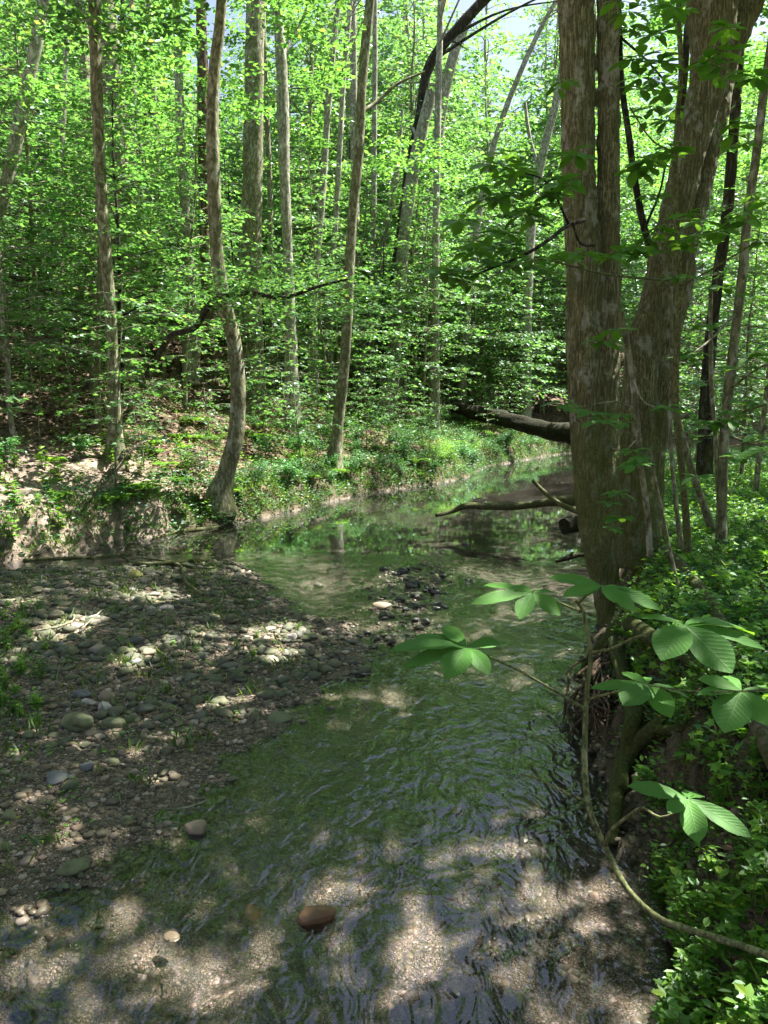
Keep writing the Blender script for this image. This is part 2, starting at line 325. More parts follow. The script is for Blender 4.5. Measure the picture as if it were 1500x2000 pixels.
def ground_mat():
    m, nt, out = mat('forest_ground')
    at_ = nt.nodes.new('ShaderNodeAttribute'); at_.attribute_name = 'region'; sp = nt.nodes.new('ShaderNodeSeparateColor'); L(nt, at_.outputs['Color'], sp.inputs[0])
    g = nt.nodes.new('ShaderNodeNewGeometry'); sz = nt.nodes.new('ShaderNodeSeparateXYZ'); L(nt, g.outputs['Position'], sz.inputs[0])
    co = coords(nt)
    # gravel: three sizes of stones
    cols = [(0, (.06, .05, .032)), (.25, (.14, .12, .08)), (.5, (.24, .175, .125)), (.7, (.14, .13, .10)), (.86, (.34, .26, .21)), (1, (.46, .38, .33))]
    hs = None; col = None
    for sc, w in ((26, 1.0), (62, .5), (130, .3)):
        v = N(nt, 'TexVoronoi', Scale=sc, Randomness=1); L(nt, co, v.inputs['Vector'])
        sc_ = nt.nodes.new('ShaderNodeSeparateColor'); L(nt, v.outputs['Color'], sc_.inputs[0])
        h = mth(nt, 'MULTIPLY', mth(nt, 'SUBTRACT', .8, v.outputs['Distance']), w)
        c = ramp(nt, sc_.outputs[0], cols).outputs[0]
        c = mixc(nt, mth(nt, 'MULTIPLY', mth(nt, 'SUBTRACT', v.outputs['Distance'], .42), 3.0, clamp=True), c, (.045, .035, .022))
        if col is None: col, hs = c, h
        else:
            sel = mth(nt, 'GREATER_THAN', noise(nt, co, 9 if w == .5 else 17, 3).outputs[0], .5)
            col = mixc(nt, sel, col, c); hs = mth(nt, 'ADD', mth(nt, 'MULTIPLY', hs, mth(nt, 'SUBTRACT', 1.0, mth(nt, 'MULTIPLY', sel, .7))), mth(nt, 'MULTIPLY', h, sel))
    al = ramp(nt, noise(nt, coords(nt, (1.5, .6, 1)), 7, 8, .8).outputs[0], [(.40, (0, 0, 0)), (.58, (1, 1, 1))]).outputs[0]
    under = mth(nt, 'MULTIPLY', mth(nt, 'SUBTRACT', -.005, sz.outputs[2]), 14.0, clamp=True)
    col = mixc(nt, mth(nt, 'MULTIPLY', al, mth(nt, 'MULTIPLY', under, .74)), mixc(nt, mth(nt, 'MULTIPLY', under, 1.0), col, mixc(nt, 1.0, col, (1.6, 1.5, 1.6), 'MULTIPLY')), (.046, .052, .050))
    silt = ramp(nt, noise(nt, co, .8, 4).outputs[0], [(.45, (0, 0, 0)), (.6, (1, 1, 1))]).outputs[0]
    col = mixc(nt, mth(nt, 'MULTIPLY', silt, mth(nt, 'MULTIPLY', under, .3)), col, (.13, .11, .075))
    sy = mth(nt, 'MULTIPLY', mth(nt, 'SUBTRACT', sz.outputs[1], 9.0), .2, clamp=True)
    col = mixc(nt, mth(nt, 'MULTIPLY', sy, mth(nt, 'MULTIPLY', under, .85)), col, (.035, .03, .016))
    wet = mth(nt, 'MULTIPLY', mth(nt, 'SUBTRACT', .035, sz.outputs[2]), 22.0, clamp=True)
    col = mixc(nt, mth(nt, 'MULTIPLY', mth(nt, 'MULTIPLY', wet, mth(nt, 'SUBTRACT', 1.0, under)), .45), col, mixc(nt, 1.0, col, (.35, .36, .33), 'MULTIPLY'))
    # leaf litter / soil
    v2 = N(nt, 'TexVoronoi', Scale=17); L(nt, co, v2.inputs['Vector']); s2 = nt.nodes.new('ShaderNodeSeparateColor'); L(nt, v2.outputs['Color'], s2.inputs[0])
    lit = ramp(nt, s2.outputs[1], [(0, (.03, .02, .012)), (.4, (.075, .05, .03)), (.75, (.13, .09, .06)), (1, (.24, .18, .13))]).outputs[0]
    n3 = noise(nt, co, 5, 7, .7)
    soil = ramp(nt, n3.outputs[0], [(.3, (.025, .022, .011)), (.5, (.07, .058, .03)), (.75, (.14, .118, .07))]).outputs[0]
    steep = mth(nt, 'LESS_THAN', sz.outputs[2], .42)
    lit = mixc(nt, mth(nt, 'MULTIPLY', steep, .8), lit, soil)
    mossn = ramp(nt, noise(nt, co, 2.3, 6, .7).outputs[0], [(.55, (0, 0, 0)), (.66, (1, 1, 1))]).outputs[0]
    mdark = ramp(nt, noise(nt, co, 1.6, 6, .65).outputs[0], [(.42, (0, 0, 0)), (.62, (1, 1, 1))]).outputs[0]
    col = mixc(nt, mth(nt, 'MULTIPLY', mdark, .3), col, (.05, .055, .025))
    soil2 = mixc(nt, mth(nt, 'MULTIPLY', mossn, .6), soil, (.05, .07, .02))
    lit = mixc(nt, mth(nt, 'MULTIPLY', mossn, .35), lit, (.06, .08, .025))
    px_ = mth(nt, 'MULTIPLY', mth(nt, 'SUBTRACT', mth(nt, 'ADD', -4.1, mth(nt, 'MULTIPLY', noise(nt, co, 1.2, 4).outputs[0], 1.6)), sz.outputs[0]), 1.6, clamp=True)
    px_ = mth(nt, 'MULTIPLY', px_, mth(nt, 'SUBTRACT', 15.5, sz.outputs[1], clamp=True))
    lit = mixc(nt, mth(nt, 'MULTIPLY', px_, .8), lit, ramp(nt, n3.outputs[0], [(.35, (.12, .095, .07)), (.6, (.34, .27, .22))]).outputs[0])
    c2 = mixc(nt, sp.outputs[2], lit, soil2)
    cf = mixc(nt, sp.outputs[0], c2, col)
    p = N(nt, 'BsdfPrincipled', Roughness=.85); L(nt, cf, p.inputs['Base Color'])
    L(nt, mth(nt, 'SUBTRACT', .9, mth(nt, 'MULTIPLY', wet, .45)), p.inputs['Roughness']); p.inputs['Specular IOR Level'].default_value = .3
    hh = nt.nodes.new('ShaderNodeMix'); hh.data_type = 'FLOAT'; L(nt, sp.outputs[0], hh.inputs[0])
    L(nt, mth(nt, 'ADD', mth(nt, 'MULTIPLY', n3.outputs[0], 2.2), mth(nt, 'MULTIPLY', s2.outputs[0], .5)), hh.inputs[2]); L(nt, hs, hh.inputs[3])
    b = N(nt, 'Bump', Strength=.9, Distance=.03); L(nt, hh.outputs[0], b.inputs['Height']); L(nt, b.outputs[0], p.inputs['Normal'])
    L(nt, p.outputs[0], out.inputs[0]); return m
M_GROUND = ground_mat()

def water_mat():
    m, nt, out = mat('stream_water')
    g = nt.nodes.new('ShaderNodeNewGeometry'); sp = nt.nodes.new('ShaderNodeSeparateXYZ'); L(nt, g.outputs['Position'], sp.inputs[0])
    # ripples strong over the near shallows, nearly still in the far pool
    near = mth(nt, 'MULTIPLY', mth(nt, 'SUBTRACT', mth(nt, 'ADD', 9.9, mth(nt, 'MULTIPLY', noise(nt, coords(nt), .6, 3).outputs[0], 2.4)), sp.outputs[1]), .5, clamp=True)
    amp = mth(nt, 'ADD', mth(nt, 'MULTIPLY', near, .98), .012)
    co = coords(nt, (1.0, .62, 1)); w = noise(nt, co, 2.0, 3)
    add = nt.nodes.new('ShaderNodeVectorMath'); add.operation = 'MULTIPLY_ADD'; L(nt, w.outputs['Color'], add.inputs[0]); add.inputs[1].default_value = (.5, .5, 0); L(nt, co, add.inputs[2])
    n1 = noise(nt, add.outputs[0], 8.0, 2.5, .45); n2 = noise(nt, add.outputs[0], 24, 1.5, .4)
    n0 = noise(nt, co, 1.7, 2)
    h = mth(nt, 'ADD', mth(nt, 'MULTIPLY', n1.outputs[0], 1.0), mth(nt, 'MULTIPLY', n2.outputs[0], .30))
    h = mth(nt, 'MULTIPLY', h, mth(nt, 'MULTIPLY', amp, mth(nt, 'ADD', .45, n0.outputs[0])))
    b = N(nt, 'Bump', Strength=1.0, Distance=.030); L(nt, h, b.inputs['Height'])
    tr = N(nt, 'BsdfTransparent'); tr.inputs[0].default_value = (.94, .95, .94, 1)
    rf = N(nt, 'BsdfRefraction', IOR=1.33, Roughness=0.0); rf.inputs[0].default_value = (.94, .95, .94, 1); L(nt, b.outputs[0], rf.inputs['Normal'])
    t2 = N(nt, 'MixShader', Fac=.22); L(nt, tr.outputs[0], t2.inputs[1]); L(nt, rf.outputs[0], t2.inputs[2])
    gl = N(nt, 'BsdfGlossy', Roughness=.03); gl.inputs[0].default_value = (.84, .90, 1, 1); L(nt, b.outputs[0], gl.inputs['Normal'])
    fr = N(nt, 'Fresnel', IOR=1.42); L(nt, b.outputs[0], fr.inputs['Normal'])
    mx = N(nt, 'MixShader'); L(nt, mth(nt, 'ADD', mth(nt, 'MULTIPLY', fr.outputs[0], 1.35), .01, clamp=True), mx.inputs[0]); L(nt, t2.outputs[0], mx.inputs[1]); L(nt, gl.outputs[0], mx.inputs[2])
    L(nt, mx.outputs[0], out.inputs[0]); return m
M_WATER = water_mat()

def stone_mat(name, stops, moss=.4, orange=False, rough=.8):
    m, nt, out = mat(name)
    oi = nt.nodes.new('ShaderNodeObjectInfo'); g = nt.nodes.new('ShaderNodeNewGeometry')
    rnd = mth(nt, 'FRACT', mth(nt, 'ADD', oi.outputs['Random'], g.outputs['Random Per Island']))
    c = ramp(nt, rnd, stops).outputs[0]
    co = coords(nt); n1 = noise(nt, co, 30, 6, .65); n2 = noise(nt, co, 9, 5, .6)
    c = mixc(nt, mth(nt, 'MULTIPLY', n1.outputs[0], .6), c, mixc(nt, 1.0, c, (.4, .4, .38), 'MULTIPLY'))
    up = nt.nodes.new('ShaderNodeSeparateXYZ'); L(nt, g.outputs['Normal'], up.inputs[0])
    mf = mth(nt, 'MULTIPLY', mth(nt, 'MULTIPLY', mth(nt, 'SUBTRACT', n2.outputs[0], .47), 7.0, clamp=True), moss)
    c = mixc(nt, mf, c, (.06, .075, .03))
    sp = nt.nodes.new('ShaderNodeSeparateXYZ'); L(nt, g.outputs['Position'], sp.inputs[0])
    wet = mth(nt, 'MULTIPLY', mth(nt, 'SUBTRACT', .03, sp.outputs[2]), 40.0, clamp=True)
    c = mixc(nt, mth(nt, 'MULTIPLY', wet, .5), c, mixc(nt, 1.0, c, (.4, .4, .38), 'MULTIPLY'))
    p = N(nt, 'BsdfPrincipled', Roughness=rough); L(nt, c, p.inputs['Base Color'])
    L(nt, mth(nt, 'SUBTRACT', rough, mth(nt, 'MULTIPLY', wet, .5)), p.inputs['Roughness'])
    b = N(nt, 'Bump', Strength=.4, Distance=.008); L(nt, n1.outputs[0], b.inputs['Height']); L(nt, b.outputs[0], p.inputs['Normal'])
    L(nt, p.outputs[0], out.inputs[0]); return m
ST = [(0, (.075, .085, .045)), (.3, (.12, .125, .07)), (.5, (.075, .085, .055)), (.7, (.15, .135, .08)), (.88, (.11, .115, .095)), (1, (.34, .29, .23))]
M_STONE = stone_mat('river_stone', ST, moss=.55)
M_STONEP = stone_mat('pale_stone', [(0, (.38, .34, .31)), (1, (.52, .45, .42))], moss=.15)
M_STONED = stone_mat('dark_wet_stone', [(0, (.045, .045, .04)), (1, (.09, .085, .075))], moss=.3, rough=.45)
M_STONEO = stone_mat('orange_stone', [(0, (.22, .105, .05)), (1, (.27, .14, .065))], moss=.4, rough=.5)
M_STONEY = stone_mat('lichen_stone', [(0, (.34, .34, .10)), (1, (.38, .36, .12))], moss=.25)
M_STONEG = stone_mat('mossy_stone', [(0, (.14, .16, .08)), (1, (.19, .20, .11))], moss=.75)
M_STONEB = stone_mat('slate_stone', [(0, (.12, .125, .135)), (1, (.18, .185, .195))], moss=.15)
M_STONET = stone_mat('tan_stone', [(0, (.24, .19, .13)), (1, (.30, .23, .16))], moss=.1)
M_PEB = stone_mat('pebble', [(0, (.06, .058, .035)), (.35, (.14, .125, .08)), (.6, (.21, .155, .105)), (.85, (.33, .25, .19)), (1, (.5, .43, .37))], moss=.25)
def litter_mat():
    m, nt, out = mat('dead_leaf'); g = nt.nodes.new('ShaderNodeNewGeometry')
    c = ramp(nt, g.outputs['Random Per Island'], [(0, (.045, .03, .018)), (.5, (.10, .066, .04)), (.8, (.20, .135, .09)), (1, (.40, .31, .25))]).outputs[0]
    d = N(nt, 'BsdfDiffuse'); L(nt, c, d.inputs[0]); L(nt, d.outputs[0], out.inputs[0]); return m
M_LITTER = litter_mat()

# ------------------------------------------------------------------ ground and water
def build_ground():
    th = np.unique(np.concatenate([np.linspace(-36, 36, 430), np.linspace(36, 324, 110)])) * pi / 180
    th = th[:-1]; nr = 520; r = .5 * (420 / .5) ** (np.arange(nr) / (nr - 1))
    Rr, Th = np.meshgrid(r, th, indexing='ij'); P = np.stack([Rr * np.sin(Th), Rr * np.cos(Th)], -1).reshape(-1, 2)
    P = np.vstack([P, [[0, 0]]]); z, reg = terrain(P, True)
    k = len(th); i = np.arange(nr - 1)[:, None] * k; j = np.arange(k)[None]
    f = np.stack([i + j, i + k + j, i + k + (j + 1) % k, i + (j + 1) % k], -1).reshape(-1, 4)
    mb = MB(); mb.add(np.column_stack([P, z]), f); mb.n = 0
    c = np.arange(k); mb.f.append(np.stack([np.full(k, nr * k), c, (c + 1) % k], -1).ravel()); mb.ls.append(np.full(k, 3)); mb.m.append(np.zeros(k, int)); mb.uv.append(np.zeros((3 * k, 2)))
    me = mb.mesh('ground', [M_GROUND])
    a = me.color_attributes.new('region', 'FLOAT_COLOR', 'POINT'); a.data.foreach_set('color', np.column_stack([reg, np.ones(len(P))]).astype(np.float32).ravel())
    obj('ground', me, kind='structure', label='leaf-littered bank, gravel bar and stony stream bed', cat='ground')
build_ground()
def build_water():
    xs = np.linspace(-7.2, 26, 60); ys = np.linspace(-10, 41, 90); X, Y = np.meshgrid(xs, ys)
    P = np.column_stack([X.ravel(), Y.ravel(), np.zeros(X.size)]); k = 60
    i = np.arange(89)[:, None] * k; j = np.arange(59)[None]
    f = np.stack([i + j, i + j + 1, i + k + j + 1, i + k + j], -1).reshape(-1, 4)
    # keep only the faces near the channel so nothing pokes out elsewhere
    c = P[f].mean(1)[:, :2]; keep = inside(c, CH) | (np.minimum(dpl(c, LBANK), dpl(c, RBANK)) < 1.2)
    mb = MB(); mb.add(P, f[keep]); obj('water', mb.mesh('water', [M_WATER]), kind='structure', label='shallow clear woodland stream with ripples over gravel', cat='water')
build_water()

# ------------------------------------------------------------------ sun patches measured on the photograph: gaps in the canopy
LIT = [(300,1165,62,16),(135,1222,68,26),(262,1292,50,28),(540,1235,55,20),(548,1286,34,20),(392,1338,28,24),(325,1372,32,22),(205,1368,34,24),
 (165,1468,45,26),(270,1485,28,12),(435,1450,26,12),(365,1440,18,10),(170,1650,82,32),(150,1592,25,12),(20,1570,22,18),(75,1775,16,26),(40,1925,44,60),
 (205,1800,42,15),(235,1880,70,45),(355,1900,85,55),(445,1950,75,38),(505,1840,52,48),(335,1642,38,18),(462,1690,30,14),(665,1645,42,24),(730,1670,45,28),
 (620,1750,40,48),(690,1745,36,44),(850,1680,40,26),(905,1690,30,18),(1035,1582,34,10),(1180,1725,62,22),(815,1850,78,44),(690,1520,12,12),(555,1500,15,12),
 (635,1105,22,8),(620,1140,30,8),(740,1185,34,8),(30,775,55,45),(110,1032,70,45),(15,1070,60,34),(120,940,40,24),(190,1040,40,20),(60,950,34,22),(350,1072,75,10),(455,1005,45,16),
 (1450,1010,60,22),(1440,1690,22,30),(1400,1545,34,14),(1050,905,60,8),(905,918,40,6),(660,915,30,14),(720,895,20,10),(560,960,30,8),(1330,1180,0,0),
 (860,1060,60,8),(330,690,60,10),(600,760,40,14),(700,930,40,8),(255,640,50,10),(1230,1340,22,14),(1350,1360,26,18),(890,1262,60,24),(1340,1590,70,34),
 (1000,1155,50,12),(1145,1480,10,60),(1420,1780,34,24),(1340,1900,34,26),(1460,1900,34,30),(1290,1340,20,12),(480,1100,40,6),(50,1180,20,10)]
EL = []
for (a, b, rx, ry) in LIT:
    if rx == 0: continue
    yb = b
    g0 = ground(a, yb); g1 = ground(a, yb - ry); g2 = ground(a, yb + ry); g3 = ground(a + rx, yb)
    EL.append((g0, max(.05, abs(g3[0] - g0[0])), max(.07, min(1.6, abs(g1[1] - g2[1]) / 2))))
for a, b, Y_, r_ in [(1118,40,6.9,.3),(1196,455,6.9,.16),(1275,735,8.6,.16),(905,1262,2.5,.12),(1085,1160,2.5,.1),(1385,1600,2.1,.14),(1360,1320,2.1,.12)]:
    EL.append((at(a, b, Y_), r_, r_))
for a, b, bx, by, r_ in [(552,200,570,835,1.3),(430,150,428,985,.8),(795,380,754,805,1.6),(785,500,754,805,1.2),(768,640,754,805,1.0),(840,400,786,785,1.5),(222,180,250,750,1.2),(655,870,652,915,.5),(372,560,374,740,.8),(40,250,0,697,1),(440,870,428,985,.25),(224,800,226,892,.5),(490,300,488,800,.8),(705,200,652,915,.8),(710,640,700,765,.8)]:
    EL.append((at(a, b, ground(bx, by)[1]), r_, r_))
def in_gap(P, margin=0.035):
    r = np.zeros(len(P), bool)
    for g, ax, ay in EL:
        t = (P[:, 2] - g[2]) / S[2]; q = P - t[:, None] * S
        w = (.6 if g[1] < 5 and g[2] < .3 else .8) * (1 + .38 * np.sin(q[:, 0] * 31 + 2 * np.sin(q[:, 1] * 17)) * np.sin(q[:, 1] * 27 + q[:, 0] * 11))
        r |= (((q[:, 0] - g[0]) / (ax + margin)) ** 2 + ((q[:, 1] - g[1]) / (ay + margin)) ** 2 < w) & (t > 0)
    return r

# ------------------------------------------------------------------ trees whose trunks the photograph shows
BIGTREES = []      # (root, top point, limb material)
def trunk_pts(px, Y, ext, base=None, lean=0):
    pts = np.array([at(a, b, Y) for a, b, w in px]); dep = Y
    rad = np.array([w / 2 * dep / F * 1.02 for a, b, w in px])
    if pts[0][2] > pts[-1][2]: pts = pts[::-1]; rad = rad[::-1]
    d = pts[-1] - pts[-2]; d = nrm(d)
    if ext:
        e = d * np.array([.5, .5, 1]); e = e / e[2]
        top = pts[-1][2]; n = 4
        for i in range(1, n + 1):
            h = (ext - top) * i / n
            if h <= 0: break
            pts = np.vstack([pts, pts[len(pts) - 1] + e * (ext - top) / n]); rad = np.r_[rad, rad[-1] * .84]
    return pts, rad
def make_tree(px, mt, label, top=14, k=18, rough=.06, Y=None, name='tree', branches=()):
    b = px[-1]
    g = ground(b[0], b[1]); Y = Y or g[1]
    pts, rad = trunk_pts(px, Y, top)
    root = obj(name, None, label=label, cat='tree'); base = np.array([pts[0][0], Y, 0]); base[2] = gz(base[0], Y)
    root.location = base
    pts = np.vstack([pts[0] * [1, 1, 0] + [0, 0, base[2] - .25], pts]); pts[1] = pts[1] * [1, 1, 0] + [0, 0, max(base[2] + .02, pts[0][2] + .05)]
    rad = np.r_[rad[0] * 1.5, rad[0] * 1.28, rad[1:]]
    Q, r = resample(pts - base, rad, max(.05, rad[1] * .5))
    mb = MB(); tube(mb, Q, r, k, 0, rough, seed=len(BIGTREES))
    for bp in branches:                                  # (px, py, w) polylines, forks of this trunk
        P = np.array([at(a, c, Y + dy) for a, c, w, dy in bp]) - base; rr = np.array([w / 2 * Y / F for a, c, w, dy in bp])
        Qb, rb = resample(P, rr, .08); tube(mb, Qb, rb, 8, 0, .08, seed=5)
    obj('trunk', mb.mesh('trunk', [mt]), root)
    BIGTREES.append((root, Q, r, base, mt)); return root
T = make_tree
T([(92,-60,22),(85,0,22),(62,130,21),(38,240,24),(20,330,22),(-5,430,22),(-30,560,24),(-50,700,26)], M_BARKP, 'pale slender tree leaning in at the top left corner', 13)
T([(-30,300,16),(-10,480,18),(2,600,20),(4,697,22)], M_BARKP, 'pale trunk cut by the left edge on the upper slope', 13)
T([(182,-60,20),(185,60,21),(190,200,20),(196,330,20),(205,480,22),(215,600,20),(221,740,22),(224,820,24),(226,892,30)], M_BARKG, 'grey lichened tree rising straight from the lower left slope', 13, branches=[[(186,100,16,0),(178,50,12,.2),(150,5,10,.3),(120,-60,8,.4)]])
T([(200,-60,38),(208,50,38),(222,180,38),(230,300,34),(240,420,32),(246,560,30),(250,720,34)], M_BARKG, 'stout pale trunk directly behind the straight grey lichened tree', 17)
T([(340,-60,14),(346,60,14),(352,250,16),(362,420,18),(370,560,22),(374,740,26)], M_BARKP, 'thin pale tree with sun-flecked foot uphill', 16)
T([(392,-60,18),(396,200,20),(401,450,22),(405,600,22),(410,742,26)], M_BARKB, 'warm brown trunk left of the dark curved tree', 16)
T([(436,-60,18),(430,40,19),(420,130,21),(415,230,22),(419,380,24),(424,500,24),(438,590,26),(455,660,26),(465,760,27),(458,860,30),(440,930,34),(428,985,46)], M_BARKG, 'S-curved tree with mossy foot leaning at the water edge', 13, k=24)
T([(500,-60,34),(497,100,34),(494,300,36),(492,500,37),(491,650,42),(488,800,52)], M_BARKG, 'thickest straight grey-brown trunk in the middle of the slope', 18, k=24)
T([(536,-60,16),(541,20,17),(549,110,20),(553,220,22),(556,350,19),(561,480,18),(567,620,20),(570,835,26)], M_BARKP, 'bright white-barked tree right of the thickest trunk', 14, branches=[[(553,110,6,0),(580,60,5,.3),(620,-30,4,.5)]])
T([(728,-60,15),(720,30,16),(706,180,17),(700,300,18),(686,450,18),(680,600,19),(672,720,20),(660,830,20),(652,915,28)], M_BARKG, 'slim furrowed tree standing just above the far pool', 13, branches=[[(704,220,8,0),(735,200,7,.3),(775,165,6,.4),(830,140,4,.5)]])
T([(952,-8,18),(900,48,18),(840,125,18),(820,230,18),(802,320,18),(788,420,19),(775,520,20),(762,640,22),(748,730,24),(738,800,30)], M_BARKD, 'dark leaning trunk with kinked top in front of a pale twin', 13)
T([(842,180,20),(818,280,22),(800,380,22),(788,480,22),(778,580,26),(768,700,28),(754,805,36)], M_BARKP, 'white sunlit trunk tight behind the dark kinked one', 13)
T([(900,60,18),(872,160,20),(852,300,20),(833,450,20),(818,580,22),(800,690,22),(786,785,28)], M_BARKP, 'pale leaning tree right of the sunlit white trunk', 14)
T([(775,330,12),(748,470,13),(722,590,14),(708,680,15),(700,765,20)], M_BARKP, 'narrow pale tree leaning right, left of the dark kinked trunk', 13)
T([(688,-60,12),(690,120,13),(692,300,14),(696,500,14),(700,700,18)], M_BARKP, 'faint pale trunk far up the hill behind the slim furrowed tree', 20, Y=30)
T([(160,-40,14),(165,100,16),(175,300,18),(185,560,22),(190,700,24)], M_BARKG, 'bluish grey far trunk left of the stout pale one', 20, Y=28)
T([(1110,-40,7),(1075,20,8),(1030,110,9),(985,220,10),(950,340,11),(925,500,12),(902,700,14)], M_BARKP, 'far thin pale tree leaning steeply right above the creek bend', 20, Y=33)
T([(1090,180,14),(1065,280,15),(1040,420,16),(1030,600,18),(1025,790,22)], M_BARKP, 'far forked white tree seen just left of the twin trunks', 18, Y=36, branches=[[(1055,340,8,0),(1035,270,7,.2),(1025,200,6,.4)]])
T([(1295,700,18),(1285,800,20),(1280,880,22)], M_BARKD, 'dark background trunk between the twin trunks and right saplings', 14, Y=16)
T([(1430,300,20),(1420,420,20),(1400,560,20),(1385,700,22),(1380,860,26)], M_BARKD, 'crooked dark background tree at the right', 14, Y=15)

rs_ = random.Random(21)
for x_ in (48, 118, 268, 318, 462, 528, 612, 642, 730, 848):
    w_ = rs_.uniform(8, 13); dx = rs_.uniform(-22, 40); yb = rs_.uniform(690, 765)
    t_ = T([(x_ + dx * 1.6, -60, w_ * .8), (x_ + dx, 150, w_ * .9), (x_ + dx * .4 + rs_.uniform(-5, 5), 400, w_), (x_ + rs_.uniform(-4, 4), 600, w_ * 1.1), (x_, yb, w_ * 1.5)], M_BARKP if rs_.random() < .75 else M_BARKG, 'slender pale trunk among the layered leaves far up the slope', 17, k=8, Y=rs_.uniform(25, 31))
    t_['group'] = 'slender pale trunks up the slope'
def big_pair(name, label, stems, Y, voxel, mt, top):
    root = obj(name, None, label=label, cat='tree')
    bx = stems[0][-1][0]; b0 = at(bx, stems[0][-1][1], Y); base = np.array([b0[0], Y, gz(b0[0], Y)]); root.location = base
    mb = MB(); axes = []
    for si, (st) in enumerate(stems):
        pts = np.array([at(a, b, Y + dy) for a, b, w, dy in st]); rad = np.array([w / 2 * (Y + dy) / F for a, b, w, dy in st])
        pts = pts[::-1]; rad = rad[::-1]
        d = nrm(pts[-1] - pts[-2]); d = d / d[2]
        while pts[-1][2] < top: pts = np.vstack([pts, pts[-1] + d * 2]); rad = np.r_[rad, rad[-1] * .86]
        Q, r = resample(pts - base, rad, .06); tube(mb, Q, r, 26, 0, .07, seed=20 + si); axes.append((Q, r))
    o = obj('trunk', mb.mesh('trunk', [mt]), root)
    m = o.modifiers.new('fuse', 'REMESH'); m.mode = 'VOXEL'; m.voxel_size = voxel; m.use_smooth_shade = True
    s = o.modifiers.new('smooth', 'SMOOTH'); s.factor = .5; s.iterations = 5
    t = bpy.data.textures.new('barkdisp', 'CLOUDS'); t.noise_scale = .12
    dm = o.modifiers.new('lumps', 'DISPLACE'); dm.texture = t; dm.strength = .035; dm.mid_level = .5
    return root, axes, base
YP = float(ground(1185, 1215)[1])
twin, twin_ax, twin_b = big_pair('twin_trunk_tree', 'tall tree with two fused furrowed trunks standing over the stream edge',
  [[(1124,-40,60,0),(1127,50,62,0),(1128,200,60,0),(1130,330,60,0),(1137,450,62,0),(1141,560,66,0),(1141,700,66,0),(1146,820,62,0),(1152,950,60,0),(1163,1060,54,0),(1178,1140,48,0),(1190,1200,50,0),(1202,1262,72,0)],
   [(1187,-40,40,.03),(1188,150,40,.03),(1189,300,41,.03),(1190,430,42,.03),(1190,560,44,.03),(1184,700,48,.02),(1183,830,48,.02),(1184,960,46,0),(1186,1060,42,0),(1192,1130,38,0),(1202,1200,42,0),(1212,1262,58,0)]],
  YP, .013, M_BARK, 16)
YQ = float(ground(1262, 1085)[1])
lean, lean_ax, lean_b = big_pair('leaning_tree', 'massive forked tree leaning right behind the twin trunks',
  [[(1396,-60,90,0),(1392,20,86,0),(1385,140,64,0),(1357,260,60,0),(1330,370,54,0),(1303,480,58,0),(1283,590,60,0),(1258,680,64,0),(1250,760,66,0),(1244,860,70,0),(1243,960,74,0),(1248,1050,84,0),(1250,1100,110,0)],
   [(1480,-70,50,0.3),(1465,0,50,0.3),(1420,110,46,0.28),(1395,230,50,0.22),(1370,350,50,0.18),(1340,470,46,0.12),(1324,580,46,0.1),(1296,690,44,0.08),(1288,780,44,0.05),(1278,880,42,0.05),(1276,980,40,0.05),(1280,1070,46,0.05)]],
  YQ, .016, M_BARK, 16)
BIGTREES.append((twin, twin_ax[0][0], twin_ax[0][1], twin_b, M_BARK)); BIGTREES.append((lean, lean_ax[0][0], lean_ax[0][1], lean_b, M_BARK))
# ------------------------------------------------------------------ roots of the twin trees
def px_tube(mb, pts, k=8, mt=0, rough=.1, origin=(0, 0, 0), step=.03, seed=1):
    P = np.array([at(a, b, Y) for a, b, w, Y in pts]) - np.array(origin); r = np.array([w / 2 * Y / F for a, b, w, Y in pts])
    Q, rr = resample(P, r, step); tube(mb, Q, rr, k, mt, rough, seed=seed)
def lay(a, b, w, f=.95):
    g = ground(a, b); return (a, b, w, g[1] * f)
Y0 = YP
def layp(a, b, w, f=.975):
    q = lay(a, b, w, f); return q
rts = [[(1215,1205,40,Y0),(1240,1250,46,Y0-.12),layp(1258,1300,42),layp(1252,1370,36),layp(1230,1420,32),layp(1222,1470,28),layp(1215,1540,22)],
       [(1205,1240,36,Y0-.05),layp(1222,1330,30),layp(1240,1400,28),layp(1290,1425,24),layp(1330,1420,16)],
       [layp(1310,1385,16),layp(1270,1430,28),layp(1235,1460,36),layp(1212,1510,36),layp(1203,1580,26),layp(1198,1650,18)],
       [(1200,1230,38,Y0),layp(1175,1266,30),layp(1150,1292,20),layp(1132,1320,12)],
       [(1225,1215,36,Y0),layp(1300,1262,30),layp(1360,1300,22),layp(1400,1350,14)]]
for i, r_ in enumerate(rts):
    mb = MB(); px_tube(mb, r_, 14, 0, .16, twin_b, .03, i); obj('mossy_root', mb.mesh('mossy_root', [M_MOSS]), twin)
rr_ = random.Random(4)
for i in range(26):
    mb = MB(); x0 = rr_.uniform(1165, 1205); y0 = rr_.uniform(1262, 1370)
    x1 = x0 - rr_.uniform(15, 50); y1 = y0 + rr_.uniform(8, 45); x2 = rr_.uniform(1092, 1190); y2 = rr_.uniform(1395, 1450)
    if y0 > 1320: x2 = max(x2, x0 - 50)
    px_tube(mb, [layp(x0, y0, rr_.uniform(5, 12), .985), layp((x0 + x1) / 2 + rr_.uniform(-14, 14), (y0 + y1) / 2, 6, .96), layp(x1, y1, 5.5, .94), layp((x1 + x2) / 2 - rr_.uniform(-22, 26), (y1 + y2) / 2, 4.5, .95), layp(x2, y2, 2, .975)], 6, 0, .1, twin_b, .04, i)
    obj('washed_root', mb.mesh('washed_root', [M_ROOT]), twin)

